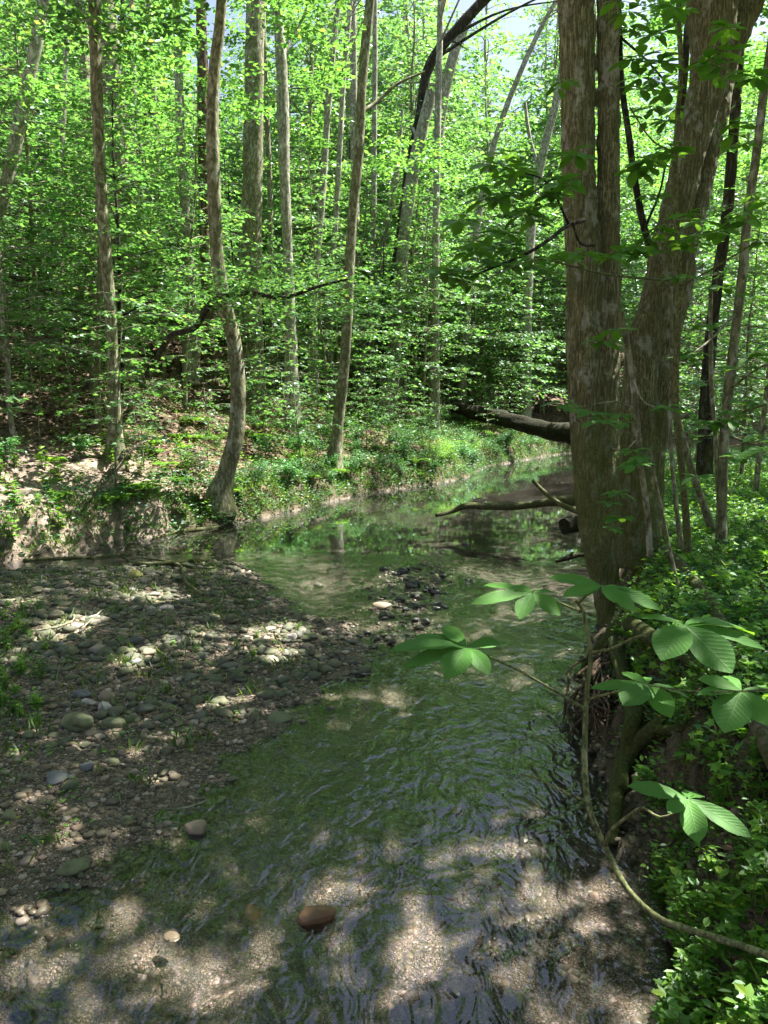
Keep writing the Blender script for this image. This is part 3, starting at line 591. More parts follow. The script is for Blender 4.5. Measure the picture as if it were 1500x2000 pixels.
# ------------------------------------------------------------------ overhead canopy: leaf layers added to shade the ground, hung on those trees
def build_shade_canopy():
    XY = []; n = 3700
    # cover the ground area (x -9..11, y 0..34) as seen from the sun
    tgt = np.column_stack([rng.uniform(-12, 13, n), rng.uniform(-8, 34, n)])
    z = rng.uniform(8.6, 14.5, n)
    keepp = 1 - .63 * ss((tgt[:, 1] - 11) / 6) - .22 * ss((tgt[:, 1] - 22) / 5)
    g = .30 * wob(tgt, 3.5, 1) + .2
    keep = (rng.random(n) < keepp) & ((g + rng.random(n)) > .12 + .38 * ss((tgt[:, 1] - 11) / 5) - .5 * ss((7 - tgt[:, 1]) / 2))
    tgt = tgt[keep]; z = z[keep]; c = np.column_stack([tgt, np.zeros(len(z))]) + (z / S[2])[:, None] * S
    hole = lambda q: (q[:, 0] / q[:, 1] > -.04) & (q[:, 0] / q[:, 1] < .32) & (q[:, 1] > 2) & ((q[:, 2] + 2.2) / np.hypot(q[:, 0], q[:, 1]) > .5)
    z = np.where(hole(c), rng.uniform(17, 21, len(z)), z); c = np.column_stack([tgt, np.zeros(len(z))]) + (z / S[2])[:, None] * S  # clusters slid up the sun ray, clearing sky for glints on the water
    n = len(c); print('canopy clusters', n)
    # each added shade cluster is assigned to the nearest trunk
    axis = np.array([t[3][:2] + (t[1][-1][:2]) * 1.0 for t in BIGTREES])
    own = np.argmin(((c[:, None, :2] - axis[None]) ** 2).sum(-1), 1)
    for k, (root, Q, r, base, mt) in enumerate(BIGTREES):
        idx = np.where(own == k)[0]
        if len(idx) == 0: continue
        tw = MB(); cr = MB(); lp = []
        main = rng.choice(idx, min(len(idx), 3), replace=False)
        for i in main:
            ce = c[i] - base; dv = (ce - Q[-1]) * [1, 1, 0]; L_ = np.linalg.norm(dv)
            if L_ > 6: ce = Q[-1] + dv * 6 / L_ + [0, 0, ce[2] - Q[-1][2]]
            h = Q[-1][2] * rng.uniform(.82, 1.0); j = int(np.argmin(abs(Q[:, 2] - h))); a = Q[j]
            ce[2] = max(ce[2], a[2] + .25 * np.linalg.norm((ce - a)[:2]))
            P, rr = resample(np.array([a, a * .6 + ce * .4 + [rng.normal(0, .2), rng.normal(0, .2), .25], ce]), np.array([r[j] * .38, r[j] * .22, .012]), .4); tube(tw, P, rr, 6, 0, .06); lp.append(P)
        lp = np.concatenate(lp)
        for i in idx:
            ce = c[i] - base; dd = np.linalg.norm(lp - ce, axis=1); j = int(np.argmin(dd))
            if .3 < dd[j] < 2.6:
                P, rr = resample(np.array([lp[j], (lp[j] + ce) / 2 + rng.normal(0, .15, 3), ce]), np.array([.014, .009, .004]), .5); tube(tw, P, rr, 4, 0)
            m = int(rng.integers(95, 150)); rad = rng.uniform(.55, .95)
            q = rng.normal(0, 1, (m, 3)); q = q / np.linalg.norm(q, axis=1)[:, None] * (rng.random(m) ** .45)[:, None] * rad * np.array([1, 1, .35])
            p = ce + q; p = p[~in_gap(p + base)]  # leaves cut away wherever a sun patch should reach the ground
            w_ = p + base; el_ = (w_[:, 2] + 2.2) / np.hypot(w_[:, 0], w_[:, 1]); az_ = w_[:, 0] / w_[:, 1]
            p = p[~((az_ > -.04) & (az_ < .32) & (w_[:, 1] > 2) & (el_ > .5) & (el_ < 1.3) & (rng.random(len(p)) < .75))]  # opening thinned so the ripples mirror bright sky
            w_ = p + base; p = p[~((abs(w_[:, 0] - .8) < 2.0) & (w_[:, 1] > -4) & (w_[:, 1] < 3.5))]  # overhead opening cut for sky glints on the near water
            if len(p) == 0: continue
            A = nrm(q[:len(p)] * [1, 1, .2] + rng.normal(0, .4, (len(p), 3)) * [1, 1, .4]); Nn = rng.normal(0, .35, (len(p), 3)) + [0, 0, 1]
            leaves(cr, p, A, Nn, rng.uniform(.12, .19, len(p)), KITE)
        if tw.v: obj('limbs', tw.mesh('limbs', [mt]), root)
        if cr.v: obj('crown', cr.mesh('crown', [M_LEAF2], smooth=False), root)  # leaves of this crown are the added shade layer, shaped for the light
build_shade_canopy()

# ------------------------------------------------------------------ understory trees: prototypes and copies
def spray_tree(seed, H, r0, spread, nb, lo, leaf, dens, tpl, mt, lean=.1, droop=.25, bark=M_BARKG, flat=.28, stems=1):
    r = np.random.default_rng(seed); tw = MB(); cr = MB()
    for s_ in range(stems):
        az = r.uniform(0, 6.28); n = 9; zz = np.linspace(0, H * (1 - .1 * s_), n)
        off = np.cumsum(r.normal(0, .05 * H / n, (n, 2)), 0) + np.outer(zz, [cos(az), sin(az)]) * lean * r.uniform(.4, 1.3)
        P = np.column_stack([off, zz]); P[0, :2] = 0; P[0, 2] = -.2
        rad = r0 * (1 - .85 * np.linspace(0, 1, n) ** .9) / (1 + .3 * s_)
        Q, rr = resample(P, rad, .25); tube(tw, Q, rr, 8, 0, .06, seed=seed)
        C = []; A_ = []; 
        for b in range(nb // stems):
            t = lo + (1 - lo) * (b + r.random()) / (nb // stems); h = t * Q[-1][2]; j = int(np.argmin(abs(Q[:, 2] - h)))
            a = Q[j]; az = b * 2.4 + r.uniform(-.5, .5); Lb = spread * (1.05 - .75 * ((t - lo) / (1 - lo)) ** 1.3) * r.uniform(.6, 1.2)
            up = r.uniform(.05, .5); d = np.array([cos(az), sin(az), up]); e = a + d * Lb * .5; f = e + np.array([cos(az + r.uniform(-.4, .4)), sin(az + r.uniform(-.4, .4)), up * .3 - droop]) * Lb * .5
            B, br = resample(np.array([a, e, f]), np.array([rr[j] * .45, rr[j] * .25 + .003, .003]), .15); tube(tw, B, br, 4, 0)
            u = np.linspace(.2, 1, max(3, int(Lb / .16)))
            for q, uu in enumerate(u):
                p0 = B[int(uu * (len(B) - 1))]; sgn = 1 if q % 2 else -1
                dd = f - a; ta = math.atan2(dd[1], dd[0]) + sgn * r.uniform(.5, 1.15); tl = Lb * .5 * (1.15 - uu * .8) * r.uniform(.5, 1.1) + .1
                td = np.array([cos(ta), sin(ta), r.uniform(-.25, .1)]); tp = p0 + td * tl
                tube(tw, np.array([p0, (p0 + tp) / 2 + [0, 0, .02], tp]), np.array([.004, .003, .0015]), 3, 0)
                m = max(2, int(tl / leaf * dens)); w = r.uniform(.15, 1.05, m); la = ta + np.where(r.random(m) > .5, 1, -1) * r.uniform(.2, 1.1, m)
                C.append(p0 + td * (tl * w)[:, None] + r.normal(0, .02, (m, 3))); A_.append(np.column_stack([np.cos(la), np.sin(la), r.uniform(-.5, .05, m)]))
        C = np.concatenate(C); A_ = np.concatenate(A_)
        leaves(cr, C, A_, r.normal(0, flat, (len(C), 3)) + [0, 0, 1], leaf * r.uniform(.65, 1.2, len(C)), tpl, 0)
    return tw.mesh('trunk', [bark]), cr.mesh('crown', [mt], smooth=False), cr.n // len(tpl[0])
def proto(name, label, cat, group, *a, **k):
    t, c, n = spray_tree(*a, **k); root = obj(name, None, label=label, cat=cat, group=group)
    obj('trunk', t, root); obj('crown', c, root); print(name, n); return root
def scatter(protos, spots, rnd, srange, labels=None):
    used = set()
    for i, (x, y) in enumerate(spots):
        k = rnd.randrange(len(protos)); p = protos[k]; s = rnd.uniform(*srange); loc = (x, y, gz(x, y) - .02); rz = rnd.uniform(0, 6.28)
        if k in used: copy_tree(p, loc, rz, s)
        else: used.add(k); p.location = loc; p.rotation_euler = (0, 0, rz); p.scale = (s,) * 3
    for k, p in enumerate(protos):
        if k not in used:
            for c in list(p.children): bpy.data.objects.remove(c)
            bpy.data.objects.remove(p)
GM = 'young maples under the tall trees on the far slope'
und = [proto('young_maple', 'thin young maple with layered leaf sprays on the far slope', 'tree', GM, 31 + i, H, .045 + .003 * H, sp_, nb, .22, .11, 1.35, OVAL if i == 1 else MAPLE, M_LEAF3 if i == 1 else M_LEAF, bark=b_)
       for i, (H, sp_, nb, b_) in enumerate([(8.5, 2.3, 46, M_BARKG), (7, 2.1, 40, M_BARKP), (9.5, 2.5, 52, M_BARKG), (6, 1.9, 36, M_BARKD)])]
sap = [proto('maple_sapling', 'knee to head high maple sapling on the leafy slope', 'sapling', 'small maple saplings on the slope', 51 + i, H, .018, sp_, nb, .15, .09, 1.7, OVAL if i == 1 else MAPLE, M_LEAF3 if i == 1 else M_LEAF, bark=M_BARKG)
       for i, (H, sp_, nb) in enumerate([(2.6, 1.0, 20), (1.8, .8, 14), (3.4, 1.2, 24)])]
far = [proto('forest_tree', 'tall leafy tree in the far wall of forest', 'tree', 'trees of the distant forest', 71 + i, H, .20, 5.0, 64, .14, .26, 1.55, KITE, M_FAR, bark=b_, lean=.05, flat=.5)
       for i, (H, b_) in enumerate([(19, M_BARKP), (22, M_BARKG), (16, M_BARKD)])]
rd = random.Random(11)
def pick(n, fx, ok, mind):
    out = []; t = 0
    while len(out) < n and t < n * 60:
        t += 1; p = fx()
        if ok(*p) and all((p[0] - q[0]) ** 2 + (p[1] - q[1]) ** 2 > mind ** 2 for q in out): out.append(p)
    return out
def lb(x, y): P = np.array([[x, y]]); return float(dpl(P, LBANK)[0]), float(dpl(P, RBANK)[0]), bool(inside(P, CH)[0])
def onleft(x, y, m): a, b, c = lb(x, y); return (not c) and a < b and a > m
def onright(x, y, m): a, b, c = lb(x, y); return (not c) and b <= a and b > m
def vis(x, y, m=3): return abs(x) < y * .5 + m
scatter(und, pick(84, lambda: (rd.uniform(-15, 16), rd.uniform(14.5, 40)), lambda x, y: onleft(x, y, 2.2) and vis(x, y) and (y > 22 or x / y < -.24 or .13 < x / y) , 1.35), rd, (.8, 1.2))
scatter([proto('young_maple', 'young bushy maple lining the creek bend in the distance', 'tree', 'young maples at the creek bend', 131 + i, 7.5, .06, 2.5, 50, .10, .13, 1.2, MAPLE, M_LEAF, bark=M_BARKG) for i in range(2)], pick(14, lambda: (rd.uniform(-1, 20), rd.uniform(29, 47)), lambda x, y: (onleft(x, y, 1.2) or onright(x, y, 1)) and x / y > .03, 1.7), rd, (.7, 1.2))
scatter(sap, pick(110, lambda: (rd.uniform(-12, 12), rd.uniform(13, 34)), lambda x, y: onleft(x, y, .8) and vis(x, y), .75), rd, (.6, 1.15))
scatter(far, pick(85, lambda: (rd.uniform(-45, 60), rd.uniform(33, 88)), lambda x, y: (onleft(x, y, 3) or onright(x, y, 2)) and vis(x, y, 6), 3.0), rd, (.8, 1.2))
scatter([far_c for far_c in [proto('forest_tree', 'tall leafy tree closing the view over the creek bend', 'tree', 'trees over the creek bend', 171 + i, 20, .18, 4.6, 66, .14, .26, 1.6, KITE, M_FAR, bark=M_BARKP, lean=.05, flat=.5) for i in range(2)]], pick(16, lambda: (rd.uniform(-4, 26), rd.uniform(41, 62)), lambda x, y: (onleft(x, y, 2) or onright(x, y, 1.5)) and -.08 < x / y < .42, 2.4), rd, (1.0, 1.35))
# right bank
undr = [proto('understory_tree', 'thin young tree with airy layered leaves on the right bank flat', 'tree', 'young trees on the right bank flat', 91 + i, H, .05, sp_, nb, .12, .10, 1.1, MAPLE, M_LEAF, bark=M_BARKG) for i, (H, sp_, nb) in enumerate([(6.5, 2.0, 40), (8, 2.2, 44)])]
scatter(undr, pick(20, lambda: (rd.uniform(4.5, 22), rd.uniform(12, 34)), lambda x, y: onright(x, y, 1.5) and vis(x, y, 3) and x > y * .30, 1.8), rd, (.7, 1.1))

# ------------------------------------------------------------------ shrubs, ferns, herbs
def shrub_mesh(seed, H, Rr, n, leaf, tpl, mt):
    r = np.random.default_rng(seed); mb = MB()
    for s_ in range(9):
        a = r.uniform(0, 6.28); l = r.uniform(.5, 1) ; e = np.array([cos(a) * Rr * l, sin(a) * Rr * l, H * r.uniform(.5, 1)])
        P, rr = resample(np.array([[0, 0, -.05], e * [.35, .35, .7], e]), np.array([.006, .004, .002]), .1); tube(mb, P, rr, 4, 1)
        m = n // 9; w = r.uniform(.25, 1, m) ** .7; k = (w * (len(P) - 1)).astype(int)
        la = r.uniform(0, 6.28, m); d = np.column_stack([np.cos(la), np.sin(la), r.uniform(-.3, .4, m)])
        c = P[k] + d * r.uniform(.0, .28, m)[:, None] * Rr
        leaves(mb, c, d, r.normal(0, .45, (m, 3)) + [0, 0, 1], leaf * r.uniform(.6, 1.2, m), tpl, 0)
    return mb.mesh('shrub', [mt, M_TWIG], smooth=False)
def fern_mesh(seed):
    r = np.random.default_rng(seed); mb = MB()
    for i in range(11):
        a = i * .57 + r.uniform(-.2, .2); L_ = r.uniform(.35, .6); t = np.linspace(0, 1, 16); 
        P = np.column_stack([np.cos(a) * L_ * t, np.sin(a) * L_ * t, L_ * (1.1 * t - 1.15 * t ** 2)]); tube(mb, P, .0025, 3, 1)
        d = np.array([-sin(a), cos(a), 0]); 
        for sg in (1, -1): leaves(mb, P[2:], np.tile(d * sg + np.array([cos(a), sin(a), -.2]) * .35, (14, 1)), np.tile([0, 0, 1.], (14, 1)), L_ * .30 * np.sin(t[2:] * pi * .93 + .25), OVAL, 0)
    return mb.mesh('fern', [M_HERB, M_TWIG], smooth=False)
def place(meshes, spots, name, label, cat, group, rnd, srange, sink=.0):
    for x, y in spots:
        s = rnd.uniform(*srange); o = obj(name, rnd.choice(meshes), label=label, cat=cat, group=group, loc=(x, y, gz(x, y) - sink), rz=rnd.uniform(0, 6.28), sc=s)
shm = [shrub_mesh(i, .75, .6, 520, .065, MAPLE if i % 2 else OVAL, M_HERB if i == 0 else M_LEAF3) for i in range(5)]
place(shm, pick(95, lambda: (rd.uniform(-7, 9), rd.uniform(12.5, 33)), lambda x, y: onleft(x, y, .12) and not onleft(x, y, 3.2) and vis(x, y, 0) and (x > -2.6 or rd.random() < .12), .5), 'bank_shrub', 'leafy low shrub on the far bank above the water', 'shrub', 'low shrubs along the far bank', rd, (.45, .95))
place([fern_mesh(1), fern_mesh(2)], pick(26, lambda: (rd.uniform(-8, 6), rd.uniform(11.5, 22)), lambda x, y: onleft(x, y, .3) and not onleft(x, y, 4) and vis(x, y, 0), .5), 'fern', 'small green fern on the far bank slope', 'fern', 'ferns on the far bank', rd, (.5, 1.0))

def ground_leaves(name, label, n, fx, size, tpl, mt, lift, kind='stuff', cat=None, tilt=.4, updir=False, clump=0, seed=1):
    r = np.random.default_rng(seed); P = fx(r, n)
    if name in ('leaf_litter', 'slope_herbs'): P = P[(P[:, 0] > -3.6 + .5 * wob(P, 1.5, 1)) | (P[:, 1] > 14.5) | (r.random(len(P)) < .2)]
    z = terrain(P); C = np.column_stack([P, z + r.uniform(lift[0], lift[1], len(P))])
    a = r.uniform(0, 6.28, len(P)); A = np.column_stack([np.cos(a), np.sin(a), r.uniform(.6, 2.5, len(P)) if updir else r.uniform(-.3, .3, len(P))])
    mb = MB(); leaves(mb, C, A, (r.normal(0, 1, (len(P), 3)) * [1, 1, .1]) if updir else r.normal(0, tilt, (len(P), 3)) + [0, 0, 1], r.uniform(size[0], size[1], len(P)), tpl)
    obj(name, mb.mesh(name, [mt], smooth=False), kind=kind, label=label, cat=cat or name.replace('_', ' '))
def region(fn, x0, x1, y0, y1, ypow=1.0):
    def f(r, n):
        out = []
        tot = 0
        while tot < n:
            m = n; y = y0 + (y1 - y0) * r.random(m) ** ypow; x = r.uniform(x0, x1, m); P = np.column_stack([x, y]); k = fn(P, r) & (np.abs(x) < y * .55 + 2.0); out.append(P[k]); tot += k.sum()
            if k.sum() == 0: break
        return np.concatenate(out)[:n]
    return f
def fedge(P, r):
    a = dpl(P, LBANK); b = dpl(P, RBANK); return (a < b) & (a < .9) & ~(inside(P, CH) & (a > .12)) & (P[:, 1] > 9) & ~((P[:, 0] < -3.9) & (P[:, 1] < 12.5) & (r.random(len(P)) < .55))
def fleft(lo, hi, nz=None):
    def f(P, r):
        a = dpl(P, LBANK); b = dpl(P, RBANK); k = ~inside(P, CH) & (a < b) & (a > lo) & (a < hi)
        if nz is not None: k &= (wob(P, nz[0], 2) + r.normal(0, .35, len(P)) > nz[1]) & ((P[:, 0] > -3) | (r.random(len(P)) < .3) | (nz[0] < 2))
        return k
    return f
def fright(lo, hi, nz=None):
    def f(P, r):
        a = dpl(P, LBANK); b = dpl(P, RBANK); k = ~inside(P, CH) & (b <= a) & (b > lo) & (b < hi)
        if nz is not None: k &= wob(P, nz[0], 3) + r.normal(0, .35, len(P)) > nz[1]
        return k
    return f
def fbar(lo, nz):
    def f(P, r):
        k = inside(P, BAR) & (dpl(P, BAR) > lo)
        return k & (wob(P, nz[0], 1) + r.normal(0, .25, len(P)) > nz[1])
    return f
ground_leaves('leaf_litter', 'brown dead leaves covering the far slope', 70000, region(fleft(.1, 30), -16, 16, 8, 42, 1.5), (.05, .12), OVAL, M_LITTER, (.0, .03), tilt=.45)
ground_leaves('slope_herbs', 'scattered low green herbs on the far bank', 34000, region(fleft(.05, 9, (2.2, .15)), -12, 14, 8, 36, 1.3), (.03, .08), OVAL, M_HERB, (.03, .16), tilt=.5, seed=2)
ground_leaves('bank_edge_herbs', 'leafy green herbs overhanging the far water edge', 20000, region(fedge, -7, 12, 9, 36, 1.1), (.03, .085), OVAL, M_LEAF3, (.03, .28), tilt=.6, seed=22)
ground_leaves('bank_edge_grass', 'grassy tufts along the far water edge', 14000, region(fleft(.0, .5, (1.5, -.1)), -7, 12, 9, 36, 1.2), (.06, .15), BLADE, M_GRASS, (.0, .02), updir=True, seed=3)
ground_leaves('ground_cover', 'dense low green ground cover on the right bank', 120000, region(fright(.35, 20, (1.6, -.35)), .5, 16, 1.5, 26, 2.0), (.02, .05), OVAL, M_LEAF3, (.02, .13), tilt=.55, seed=4)
ground_leaves('right_bank_seedlings', 'lobed seedlings mixed into the right bank cover', 22000, region(fright(.3, 14, (.8, .1)), .5, 12, 1.5, 18, 1.8), (.03, .07), MAPLE, M_HERB, (.05, .18), tilt=.4, seed=44)
ground_leaves('right_bank_grass', 'fine green grass among the right bank herbs', 16000, region(fright(.3, 8, (1.2, .0)), .8, 9, 1.5, 12, 1.5), (.06, .16), BLADE, M_GRASS, (.0, .02), updir=True, seed=5)
ground_leaves('bar_sprouts', 'tiny green sprouts and moss scraps on the gravel bar', 2600, region(fbar(.25, (.9, .55)), -7, 1, 3.5, 11), (.012, .038), OVAL, M_HERB, (.005, .05), tilt=.5, seed=6)
ground_leaves('bar_grass', 'thin tufts of grass on the gravel bar', 3800, region(fbar(.2, (.7, .7)), -7, 1, 3.2, 11), (.05, .13), BLADE, M_GRASS, (0, .01), updir=True, seed=7)
ground_leaves('bar_debris', 'bits of dead leaf on the gravel bar', 1500, region(fbar(.05, (1.5, -.6)), -7, 1, 3, 11), (.02, .06), OVAL, M_LITTER, (.004, .02), tilt=.3, seed=8)

# ------------------------------------------------------------------ stones
def ico(sub):
    import bmesh
    bm = bmesh.new(); bmesh.ops.create_icosphere(bm, subdivisions=sub, radius=1); bm.verts.ensure_lookup_table()
    v = np.array([q.co[:] for q in bm.verts]); f = np.array([[x.index for x in p.verts] for p in bm.faces]); bm.free(); return v, f
I0, I1, I3 = ico(1), ico(2), ico(4)
def stone(seed, flat=.5, lump=.16):
    r = np.random.default_rng(seed); v, f = I3; d = v.copy(); k = np.ones(len(v))
    for j in range(7):
        ax = nrm(r.normal(size=3)); k += lump / (1 + j * .4) * np.sin((v @ ax) * (1.2 + j * .8) + r.uniform(0, 6.3))
    for j in range(4):                                   # worn facets
        ax = nrm(r.normal(size=3)); h = r.uniform(.68, .9); p = (v * k[:, None]) @ ax; k = np.where(p > h, k * (h + (p - h) * .3) / p, k)
    d = v * k[:, None] * np.array([1, r.uniform(.62, .9), flat * r.uniform(.8, 1.2)])
    d[:, :2] /= np.abs(d[:, :2]).max(); d[:, 2] /= np.abs(d[:, 0]).max()
    return d, f
def stone_mesh(seed, m, flat=.5):
    d, f = stone(seed, flat); mb = MB(); mb.add(d, f); return mb.mesh('stone', [m])
def px_stone(px, py, w, h, m, label, seed, flat=.5, rz=None, sink=.25, zt=None):
    g = ground(px, py + h * .3); s = w / 2 * g[1] / F
    o = obj('stone', stone_mesh(seed, m, flat), label=label, cat='stone', loc=(g[0], g[1], g[2] + s * flat * (1 - sink * 2) if zt is None else zt - s * flat), sc=s)
    o.rotation_euler = (random.uniform(-.1, .1), random.uniform(-.1, .1), random.uniform(-.5, .5) if rz is None else rz)
    return (g[0], g[1], s)
CUST = [(622,1828,92,66,M_STONEO,'large orange-brown boulder under the shallow water near the bottom centre',.75),
 (492,1818,52,44,M_STONEO,'smaller tawny rounded stone under water left of the orange boulder',.7),
 (335,1868,44,26,M_STONET,'flat tan stone under the sunlit shallows at lower left',.35),
 (448,1755,34,26,M_STONEO,'reddish submerged stone above the tawny rounded one',.6),
 (382,1620,54,36,M_STONET,'pointed brown stone breaking the water with a twig across it',.7),
 (252,1600,38,34,M_STONEG,'single rounded olive stone at the lower edge of the gravel',.8),
 (145,1690,72,26,M_STONEG,'flat grey-green slab below the big sunlit gravel patch',.35),
 (125,1730,34,28,M_STONEG,'blocky olive stone below the flat slab by the water',.7),
 (72,1697,26,24,M_STONE,'squarish grey stone left of the flat grey-green slab',.7),
 (110,1514,58,24,M_STONEB,'flat pale blue-grey slab on the lower left gravel',.3),
 (140,1532,44,22,M_STONE,'oblong grey stone touching the flat blue-grey slab',.5),
 (170,1496,34,24,M_STONEB,'bluish sunlit cobble just above the flat blue-grey slab',.6),
 (221,1489,32,20,M_STONEG,'small smooth olive cobble right of the bluish sunlit one',.55),
 (224,1411,52,30,M_STONEG,'broad moss-topped cobble in the middle of the gravel bar',.5),
 (150,1408,84,34,M_STONEG,'long mossy flat-topped rock, the largest on the bar',.4),
 (261,1401,28,20,M_STONEB,'grey cobble cracked across, right of the moss-topped one',.65),
 (289,1414,30,24,M_STONE,'egg-shaped grey-green cobble right of the cracked one',.65),
 (209,1359,34,28,M_STONET,'round tan stone sitting highest in the central stone cluster',.8),
 (205,1381,36,24,M_STONEP,'pinkish pale stone leaning on the round tan one',.65),
 (160,1354,44,24,M_STONEB,'dark slate stone tilted left of the round tan one',.45),
 (171,1370,28,16,M_STONEP,'small pink-grey stone between slate and tan stones',.55),
 (58,1432,30,26,M_STONEG,'olive cobble with a pale moss tip at the left',.7),
 (179,1432,26,18,M_STONET,'brown and grey cobble under the long mossy rock',.6),
 (240,1430,22,18,M_STONE,'small cobble below the moss-topped one',.6),
 (264,1122,36,18,M_STONEY,'bright yellow-green lichen covered stone at the top of the bar',.5),
 (137,1271,32,18,M_STONEG,'smooth olive oval cobble at the upper left of the bar',.6),
 (240,1240,28,15,M_STONET,'tan dome-shaped cobble above two dark green ones',.6),
 (266,1252,38,17,M_STONED,'dark green-grey oval cobble, upper of a pair',.5),
 (252,1270,36,17,M_STONEG,'green-grey oval cobble, lower of a pair',.5),
 (289,1274,34,16,M_STONET,'beige oval cobble right of the green-grey pair',.5),
 (265,1293,28,16,M_STONEB,'pale lavender cobble in the sunlit gravel',.55),
 (324,1213,26,18,M_STONEG,'upright mossy cobble beside the sunlit flat stones',.75),
 (326,1186,40,14,M_STONEP,'long pale flat stone lying in sun at the top of the bar',.35),
 (294,1187,22,16,M_STONEP,'squat pale cobble left of the long pale flat stone',.65),
 (262,1152,22,14,M_STONEP,'white sunlit cobble in the upper row of the bar',.6),
 (183,1205,26,14,M_STONEP,'light stone tipped toward the twig pile',.45),
 (150,1222,30,15,M_STONEP,'pale flat stone beside the white forked twig',.5),
 (567,1241,28,22,M_STONEP,'bright white egg-shaped cobble in the right sun patch',.7),
 (548,1400,66,22,M_STONEG,'wide dark mossy slab at the edge of the running water',.3),
 (645,1385,30,20,M_STONED,'wet dark stone at the tip of the gravel edge',.6),
 (781,1327,28,22,M_STONED,'lone dark round stone in the running water',.75),
 (18,1592,34,24,M_STONEG,'olive stone at the left edge below a lit pebble',.7),
 (8,1655,36,28,M_STONEG,'green stone cut by the left edge',.6),
 (48,1975,70,46,M_STONED,'big dark sunken rock in the bottom left corner',.5),
 (850,1133,28,17,M_STONEG,'largest dark rounded stone in the midstream cluster',.7),
 (803,1144,26,18,M_STONED,'blackish round stone left of the largest midstream one',.75),
 (848,1190,30,16,M_STONED,'flat-topped dark stone below the midstream cluster',.55),
 (786,1115,22,14,M_STONED,'dark stone at the upstream tip of the midstream cluster',.7),
 (910,1080,22,8,M_STONED,'isolated wet stone in the riffle toward the twin trunks',.5),
 (1042,1016,14,8,M_STONED,'small dark stone poking out below the fallen branch',.6),
 (620,1143,28,10,M_STONEP,'pale flat stone in the shallow pool behind the bar',.4),
 (745,1183,40,12,M_STONET,'tan flat rock at the sunny end of the riffle stones',.4)]
occ = [px_stone(a, b, w, h, m, lab, 300 + i, fl, zt={0: .065, 1: .0, 2: -.02,  4: .045, 48: .04}.get(i)) for i, (a, b, w, h, m, lab, fl) in enumerate(CUST)]
def cobbles():
    r = random.Random(5); ms = [stone_mesh(500 + i, M_STONE, .26 + .05 * (i % 7)) for i in range(12)]; md = [stone_mesh(600 + i, M_STONED, .5) for i in range(6)]
    def add(n, px, smin, smax, meshes, label, group):
        k = 0; t = 0
        while k < n and t < 9000:
            t += 1; a, b = px()
            g = ground(a, b); s = r.uniform(smin, smax) * r.choice([.7, 1, 1, 1.25])
            if any((g[0] - o[0]) ** 2 + (g[1] - o[1]) ** 2 < (.82 * (s + o[2])) ** 2 for o in occ): continue
            P = g[None, :2]
            occ.append((g[0], g[1], s)); k += 1
            o = obj('cobble', r.choice(meshes), label=label, cat='cobble', group=group, loc=(g[0], g[1], g[2] + s * (.18 if meshes is ms else .34)), sc=s)
            o.rotation_euler = (r.uniform(-.15, .15), r.uniform(-.15, .15), r.uniform(0, 6.3))
    add(150, lambda: (r.uniform(0, 470) , 1105 + 210 * r.random() ** 1.4), .045, .095, ms, 'rounded grey-green cobble in the pebbly spread of the upper bar', 'cobbles on the upper bar')
    add(40, lambda: (r.uniform(0, 340), r.uniform(1300, 1480)), .025, .05, ms, 'small grey cobble on the lower gravel bar', 'cobbles on the lower bar')
    add(50, lambda: (r.gauss(805, 85), r.gauss(1155, 42)), .03, .08, md, 'dark wet cobble in the midstream riffle cluster', 'wet cobbles in the riffle')
    add(32, lambda: (r.gauss(690, 40), r.gauss(1265, 26)), .025, .05, md, 'dark wet cobble at the stream side of the bar', 'wet cobbles at the bar edge')
    add(16, lambda: (r.uniform(560, 1000), r.uniform(1075, 1120)), .02, .06, md, 'dark wet stone dotting the shallow riffle', 'scattered riffle stones')
cobbles()
def pebbles(name, label, n, fx, s0, s1, base, mt, seed):
    r = np.random.default_rng(seed); P = fx(r, n); z = terrain(P); v, f = base; n = len(P)
    s = s0 * (s1 / s0) ** (r.random(n) ** 1.8); a = r.uniform(0, 6.28, n); fl = r.uniform(.28, .7, n); asp = r.uniform(.6, 1, n)
    jit = 1 + r.normal(0, .16, (n, len(v)))
    V = v[None] * jit[..., None]; V = V * np.stack([np.ones(n), asp, fl], -1)[:, None]
    x = V[..., 0] * np.cos(a)[:, None] - V[..., 1] * np.sin(a)[:, None]; y = V[..., 0] * np.sin(a)[:, None] + V[..., 1] * np.cos(a)[:, None]
    V = np.stack([x, y, V[..., 2]], -1) * s[:, None, None] + np.column_stack([P, z + s * .15])[:, None]
    mb = MB(); mb.add(V.reshape(-1, 3), (np.arange(n)[:, None, None] * len(v) + f[None]).reshape(-1, 3)); obj(name, mb.mesh(name, [mt]), kind='stuff', label=label, cat=name)
def fchan(lo, hi):
    def f(P, r): z = terrain(P); return inside(P, CH) & (z > lo) & (z < hi)
    return f
pebbles('gravel', 'small loose gravel over the bar', 26000, region(fchan(-.05, .3), -7, 2, 2.2, 11.5, 1.25), .006, .026, I0, M_PEB, 1)
M_CLOD = stone_mat('soil_clod', [(0, (.035, .03, .015)), (.6, (.08, .066, .035)), (1, (.16, .135, .08))], moss=.3)
pebbles('soil_clods', 'crumbly clods of brown soil on the cut right bank', 9000, region(lambda P, r: fright(.0, 1.1)(P, r) & (terrain(P) > .01) & (terrain(P) < .62), .6, 4, 1.2, 9, 1.3), .006, .035, I0, M_CLOD, 31)
ground_leaves('cut_bank_herbs', 'small herbs and seedlings clinging to the cut bank', 5200, region(fright(.12, 1.2, (.5, .1)), .6, 4.5, 1.4, 9, 1.3), (.02, .05), OVAL, M_HERB, (.02, .10), tilt=.6, seed=41)
